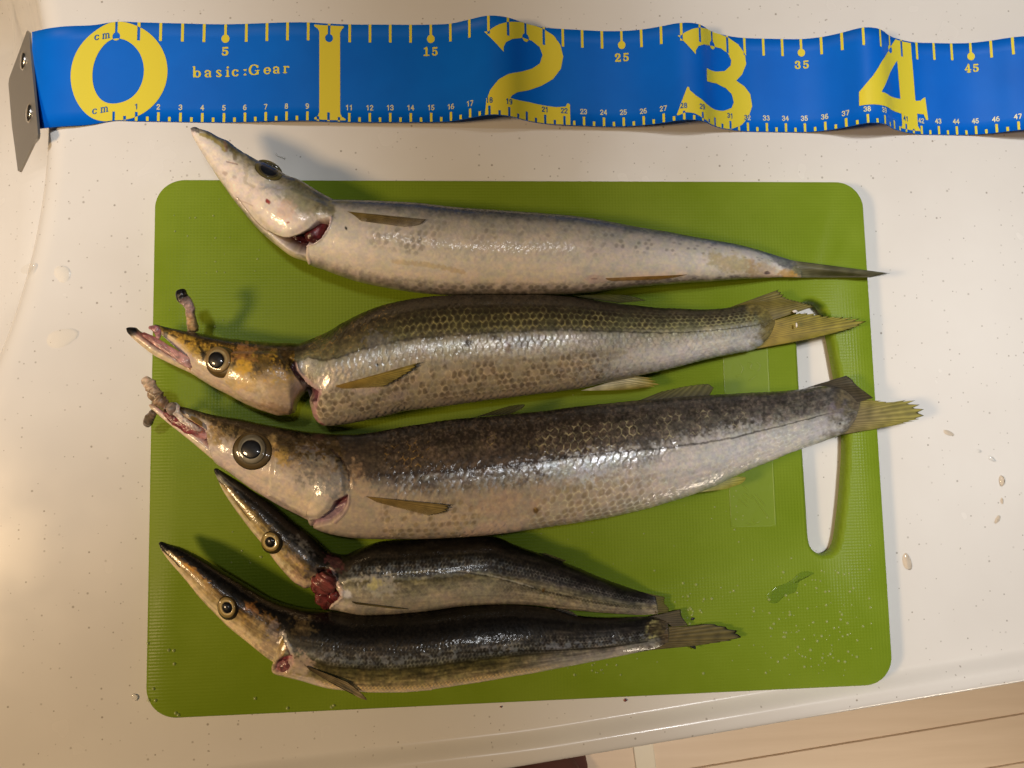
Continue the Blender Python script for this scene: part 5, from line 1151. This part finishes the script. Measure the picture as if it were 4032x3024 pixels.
f.blob(*RH([(800, 800)])[0], 48, 20, 42, (140, 92, 40), .65, rag=1.2); f.blob(*RH([(930, 880)])[0], 40, 22, 30, (112, 80, 32), .8, rag=1)
f.blob(*RH([(850, 950)])[0], 60, 50, 40, (134, 112, 76), .6, rag=1.1); f.blob(*RH([(960, 980)])[0], 34, 50, -10, (92, 84, 82), .7, rag=1.1)
f.blob(*RH([(930, 1110)])[0], 60, 40, 30, (160, 134, 104), .7, rag=1); f.blob(*RH([(1180, 940)])[0], 50, 40, 0, (88, 72, 44), .7, rag=1.1)
f.line(RH([(1030, 980), (1065, 1060), (1100, 1150)]), 10, (190, 176, 156), .7, rag=.8, h=.0004)
f.poly(RH([(955, 1240), (1000, 1190), (1060, 1170), (1100, 1160), (1110, 1230), (1060, 1300), (990, 1305), (952, 1285)]), 6, (160, 100, 100), .95, h=-.0016)
f.poly(RH([(965, 1222), (1010, 1188), (1070, 1175), (1060, 1230), (1010, 1260)]), 6, (104, 36, 38), .9, h=-.0008)
f.line(RH([(1050, 1080), (1075, 1130), (1090, 1180)]), 5, (60, 24, 24), .8)
f.blob(*RH([(1160, 1240)])[0], 60, 50, 10, (192, 164, 136), .7, rag=.8); f.blob(*RH([(1250, 1370)])[0], 80, 18, 14, (200, 176, 150), .7, rag=.7)
f.blob(2585, 2480, 42, 30, -20, (176, 160, 96), .8, rag=.9); f.blob(2640, 2500, 50, 16, -30, (170, 120, 66), .6)
tm = sstep(.945, .99, f.UN + (f.pn - .5) * .05 + (f.nf - .5) * .03); f.mix(A(58, 47, 28), tm * .92)
f.rg = lerp(f.rg, .34, hm)
f.finish()
eye(f, *RH([(596, 778)])[0], 35, 20, (*RH([(594, 788)])[0], 41, 50), -15, 1.2, iris=((138, 112, 58), (66, 50, 24)), pc=(8, 9, 9), memc=(50, 42, 22), pup=RH([(600, 780)])[0], asp_p=1.15, inner_ring=(186, 158, 98))
lump("gill", f.root, RH([(985, 1225), (1020, 1240), (1060, 1225), (1085, 1200)]), [f.zc + .0035, f.zc + .0055, f.zc + .007, f.zc + .0075], [.0014, .0026, .0024, .001], [(100, 46, 44), (136, 84, 78), (120, 62, 58)], 41)
fin("pectoral_fin", f, RH([(1212, 1245), (1222, 1260), (1236, 1276)]), RH([(1540, 1375), (1640, 1455), (1690, 1512), (1630, 1495), (1540, 1450), (1440, 1398)]),   .0008, .0022, (56, 44, 22), (150, 128, 88), 6, on=f, edge=(110, 90, 56), op=.95, edgew=.02)
fin("dorsal_fin", f, RI([(1150, 705), (1240, 730), (1340, 765)]), RI([(1210, 692), (1300, 715), (1370, 770)]), f.zat(2220) - ZB + .001, f.zat(2220) - ZB + .001, (30, 26, 18), (70, 60, 42), 6, op=.9)
fin("tail_fin", f, RJ([(1320, 660), (1440, 690), (1500, 740)]), RJ([(1568, 602), (1578, 660), (1630, 730)]), f.zl - ZB + .0006, f.zl - ZB, (70, 58, 36), (86, 74, 44), 7, edge=(16, 13, 9), op=1.0, edgew=.06)
fin("tail_fin", f, RJ([(1330, 925), (1390, 870), (1430, 800), (1460, 740)]), RJ([(1690, 890), (1890, 860), (2000, 838), (2045, 808), (1990, 770), (1900, 738), (1790, 718), (1660, 740)]), f.zl - ZB + .0004, f.zl - ZB, (92, 76, 38), (88, 76, 34), 9, edge=(14, 12, 8), spike=.08, op=1.0, edgew=.09)
fin("tail_fin", f, RJ([(1620, 885), (1650, 880), (1680, 878)]), RJ([(1655, 905), (1685, 918), (1690, 900)]), f.zl - ZB, f.zl - ZB, (30, 26, 18), (20, 18, 12), 3, op=1.0, n=8)

# ------------------------------------------------------------------ small things
def drop(name, px, py, rx, ry, ang, h, z, m, label, cat, group=None, pw=2.2):
    c = P(px, py, z); n, k = 7, 22; V = []; ca, sa = math.cos(math.radians(-ang)), math.sin(math.radians(-ang))
    ph0 = random.random() * 6
    for i in range(n + 1):
        t = i / n * math.pi / 2
        for j in range(k):
            a_ = 2 * math.pi * j / k; wv_ = 1 + .10 * math.sin(2 * a_ + ph0) + .06 * math.sin(3 * a_ + 2 * ph0)
            x, y = rx / 8350 * wv_ * math.cos(t) * math.cos(a_), ry / 8350 * wv_ * math.cos(t) * math.sin(a_)
            V.append((c[0] + x * ca - y * sa, c[1] + x * sa + y * ca, z + h * math.sin(t)))
    f_ = gridfaces(n + 1, k, True)
    o = mk(name, V, f_, m, loc=tuple(c)); tag(o, label, cat, group); return o
DG = "drops of water trailing down the counter's right side"
drop("water_drop", 3572, 2212, 17, 38, -10, .0007, 0.0002, M_DIRTY, "largest brownish drop on the counter, beside the board's lower right corner", "water drop", DG)
drop("water_drop", 3945, 1893, 12, 24, -4, .0009, 0.0002, M_DIRTY, "upright drop on the right of the counter, level with the big fish's belly", "water drop", DG)
drop("water_drop", 3735, 1705, 26, 9, 18, .0005, 0.0002, M_DIRTY, "flat slanting drop just right of the biggest fish's tail", "water drop", DG)
drop("water_drop", 3905, 1806, 18, 8, 40, .0006, 0.0002, M_WATER, "clear slanting drop on the counter right of the handle slot, above the upright drop", "water drop", DG)
drop("water_drop", 3855, 1776, 10, 6, 10, .0005, 0.0002, M_WATER, "small clear drop between two slanting drops on the right of the counter", "water drop", DG)
drop("water_drop", 3945, 1972, 6, 14, 4, .0005, 0.0002, M_DIRTY, "narrow drop right below the upright drop near the right edge", "water drop", DG)
drop("water_drop", 3928, 2045, 9, 20, 30, .0005, 0.0002, M_DIRTY, "lowest drop of the trail near the photo's right edge", "water drop", DG)
drop("water_drop", 532, 2745, 14, 13, 0, .0005, 0.0002, M_WATER, "round clear drop on the counter by the board's lower left corner", "water drop", DG)
def stain(px, py, rx, ry, ang, label):
    o = drop("dried_stain", px, py, rx, ry, ang, .00012, .0001, M_STAIN, label, "stain", "dried brownish stains on the left of the counter"); return o
stain(108, 1058, 26, 18, -25, "small dried stain at the sink's edge, level with the top fish's belly")
stain(246, 1078, 30, 34, 10, "pale dried stain on the counter between the sink edge and the board")
stain(244, 1330, 58, 36, -10, "widest dried stain, on the counter left of the third fish's snout")
def strand(name, pts, r, z, m, label, cat):
    q = resample(catmull(pts, 8), 24); W = P(q[:, 0], q[:, 1], z); V = []; n = len(W)
    d = np.gradient(W, axis=0); d /= np.linalg.norm(d, axis=1)[:, None]; sd = np.stack([-d[:, 1], d[:, 0], 0 * d[:, 0]], 1)
    for w_, s_ in zip(W, sd):
        for k in range(6):
            a_ = k * math.pi / 3; V.append(w_ + s_ * r * math.cos(a_) + np.array([0, 0, r * math.sin(a_)]))
    o = mk(name, V, gridfaces(n, 6, True), m, loc=tuple(W[n // 2])); tag(o, label, cat); return o
strand("white_shred", R1([(768, 305), (785, 325), (815, 335), (842, 348)]), .00035, .0004, M_WHITE, "thin curved white shred on the counter beside the top fish's head", "shred")
strand("hair", [(3138, 2813), (3145, 2802), (3155, 2793), (3164, 2789)], .00012, .0041, M_DARK, "short fine hair lying on the counter's raised front lip", "hair")
def crumb(name, px, py, r, z, m, label, cat):
    c = P(px, py, z); V, fc = ellipsoid(c + np.array([0, 0, r * .3]), r, r * .8, r * .5, 8, 12, 2)
    V = [np.array(v) * 1.0 + (np.array(v) - c) * (random.random() - .5) * .5 for v in V]
    o = mk(name, V, fc, m, loc=tuple(c)); tag(o, label, cat)
crumb("crumb", 2727, 2436, .0008, ZB, M_DARK, "tiny dark crumb on the board just above the lowest fish's tail", "crumb")
crumb("blood_spot", 2462, 2756, .0008, .0002, M_BLOOD, "small dark red blood speck on the counter below the board's bottom edge", "blood speck")
crumb("dirt_spot", 1972, 2783, .0005, .0002, M_BLOOD, "tiny round brown speck on the counter left of the blood speck", "speck")
# thin wet smear on the board, right of the tails
sm_px = [(3012, 2350), (3030, 2372), (3058, 2374), (3090, 2345), (3130, 2330), (3142, 2300), (3160, 2275), (3205, 2258), (3190, 2250), (3150, 2254), (3115, 2285), (3080, 2302), (3040, 2318)]
q = P([a for a, b in sm_px], [b for a, b in sm_px], ZB)[:, :2]; q = resample(catmull(q, 6, True), 60)
if area(q) < 0: q = q[::-1]
cen = q.mean(0); V = [(*(cen + (p_ - cen) * k), ZB + .0001 + h) for k, h in ((1, 0), (.93, .00022), (.7, .0003)) for p_ in q]
o = mk("water_smear", V + [(*cen, ZB + .0004)], [tuple(r) for r in gridfaces(3, 60, True)] + [(120 + i, 120 + (i + 1) % 60, 180) for i in range(60)], M_WATER, loc=(*cen, ZB))
tag(o, "smeared patch of water on the board below the handle slot", "water smear")
# beads too many to count on the wet board
V = []; fc = []
def bead(x, y, r):
    c = P(x, y, ZB + .00005); b0 = len(V); k = 7
    for (rr, h) in ((1, 0), (.8, .45), (.35, .68)):
        for j in range(k):
            a_ = 2 * math.pi * j / k; V.append((c[0] + r * rr * math.cos(a_), c[1] + r * rr * math.sin(a_), c[2] + r * h))
    V.append((c[0], c[1], c[2] + r * .72))
    for i in range(2):
        for j in range(k): fc.append((b0 + i * k + j, b0 + i * k + (j + 1) % k, b0 + (i + 1) * k + (j + 1) % k, b0 + (i + 1) * k + j))
    for j in range(k): fc.append((b0 + 2 * k + j, b0 + 2 * k + (j + 1) % k, b0 + 3 * k))
for (cx, cy, sx_, sy_, n_, r_) in ((3280, 2480, 130, 140, 90, .00042), (3100, 2330, 150, 120, 40, .0004), (3000, 2600, 180, 70, 40, .0004), (2720, 2370, 40, 50, 26, .0004), (2330, 2660, 70, 70, 60, .00032), (850, 1000, 130, 200, 26, .0003), (2900, 2000, 60, 60, 14, .0003), (1000, 2190, 60, 40, 14, .00035), (2300, 2100, 350, 250, 60, .00028)):
    for i in range(n_):
        x = random.gauss(cx, sx_); y = random.gauss(cy, sy_)
        if not (640 < x < 3440 and 730 < y < 2660): continue
        w_ = P(x, y, ZB)
        if polyd(np.array([w_[0]]), np.array([w_[1]]), hole)[0] < .004: continue
        bead(x, y, r_ * random.uniform(.7, 1.9))
for (x, y) in ((582, 2533), (664, 2560), (684, 2562), (686, 2614), (585, 2757), (612, 2758), (604, 2712), (692, 2808), (702, 2815), (1004, 2750), (1314, 2778), (1305, 2784), (1132, 2788), (3028, 2360), (3094, 2344), (3300, 2255)): bead(x, y, .0008)
o = mk("water_beads", V, fc, M_BEAD, loc=(0, 0, ZB)); tag(o, "fine beads of water scattered over the wet green board", "water", kind="stuff")
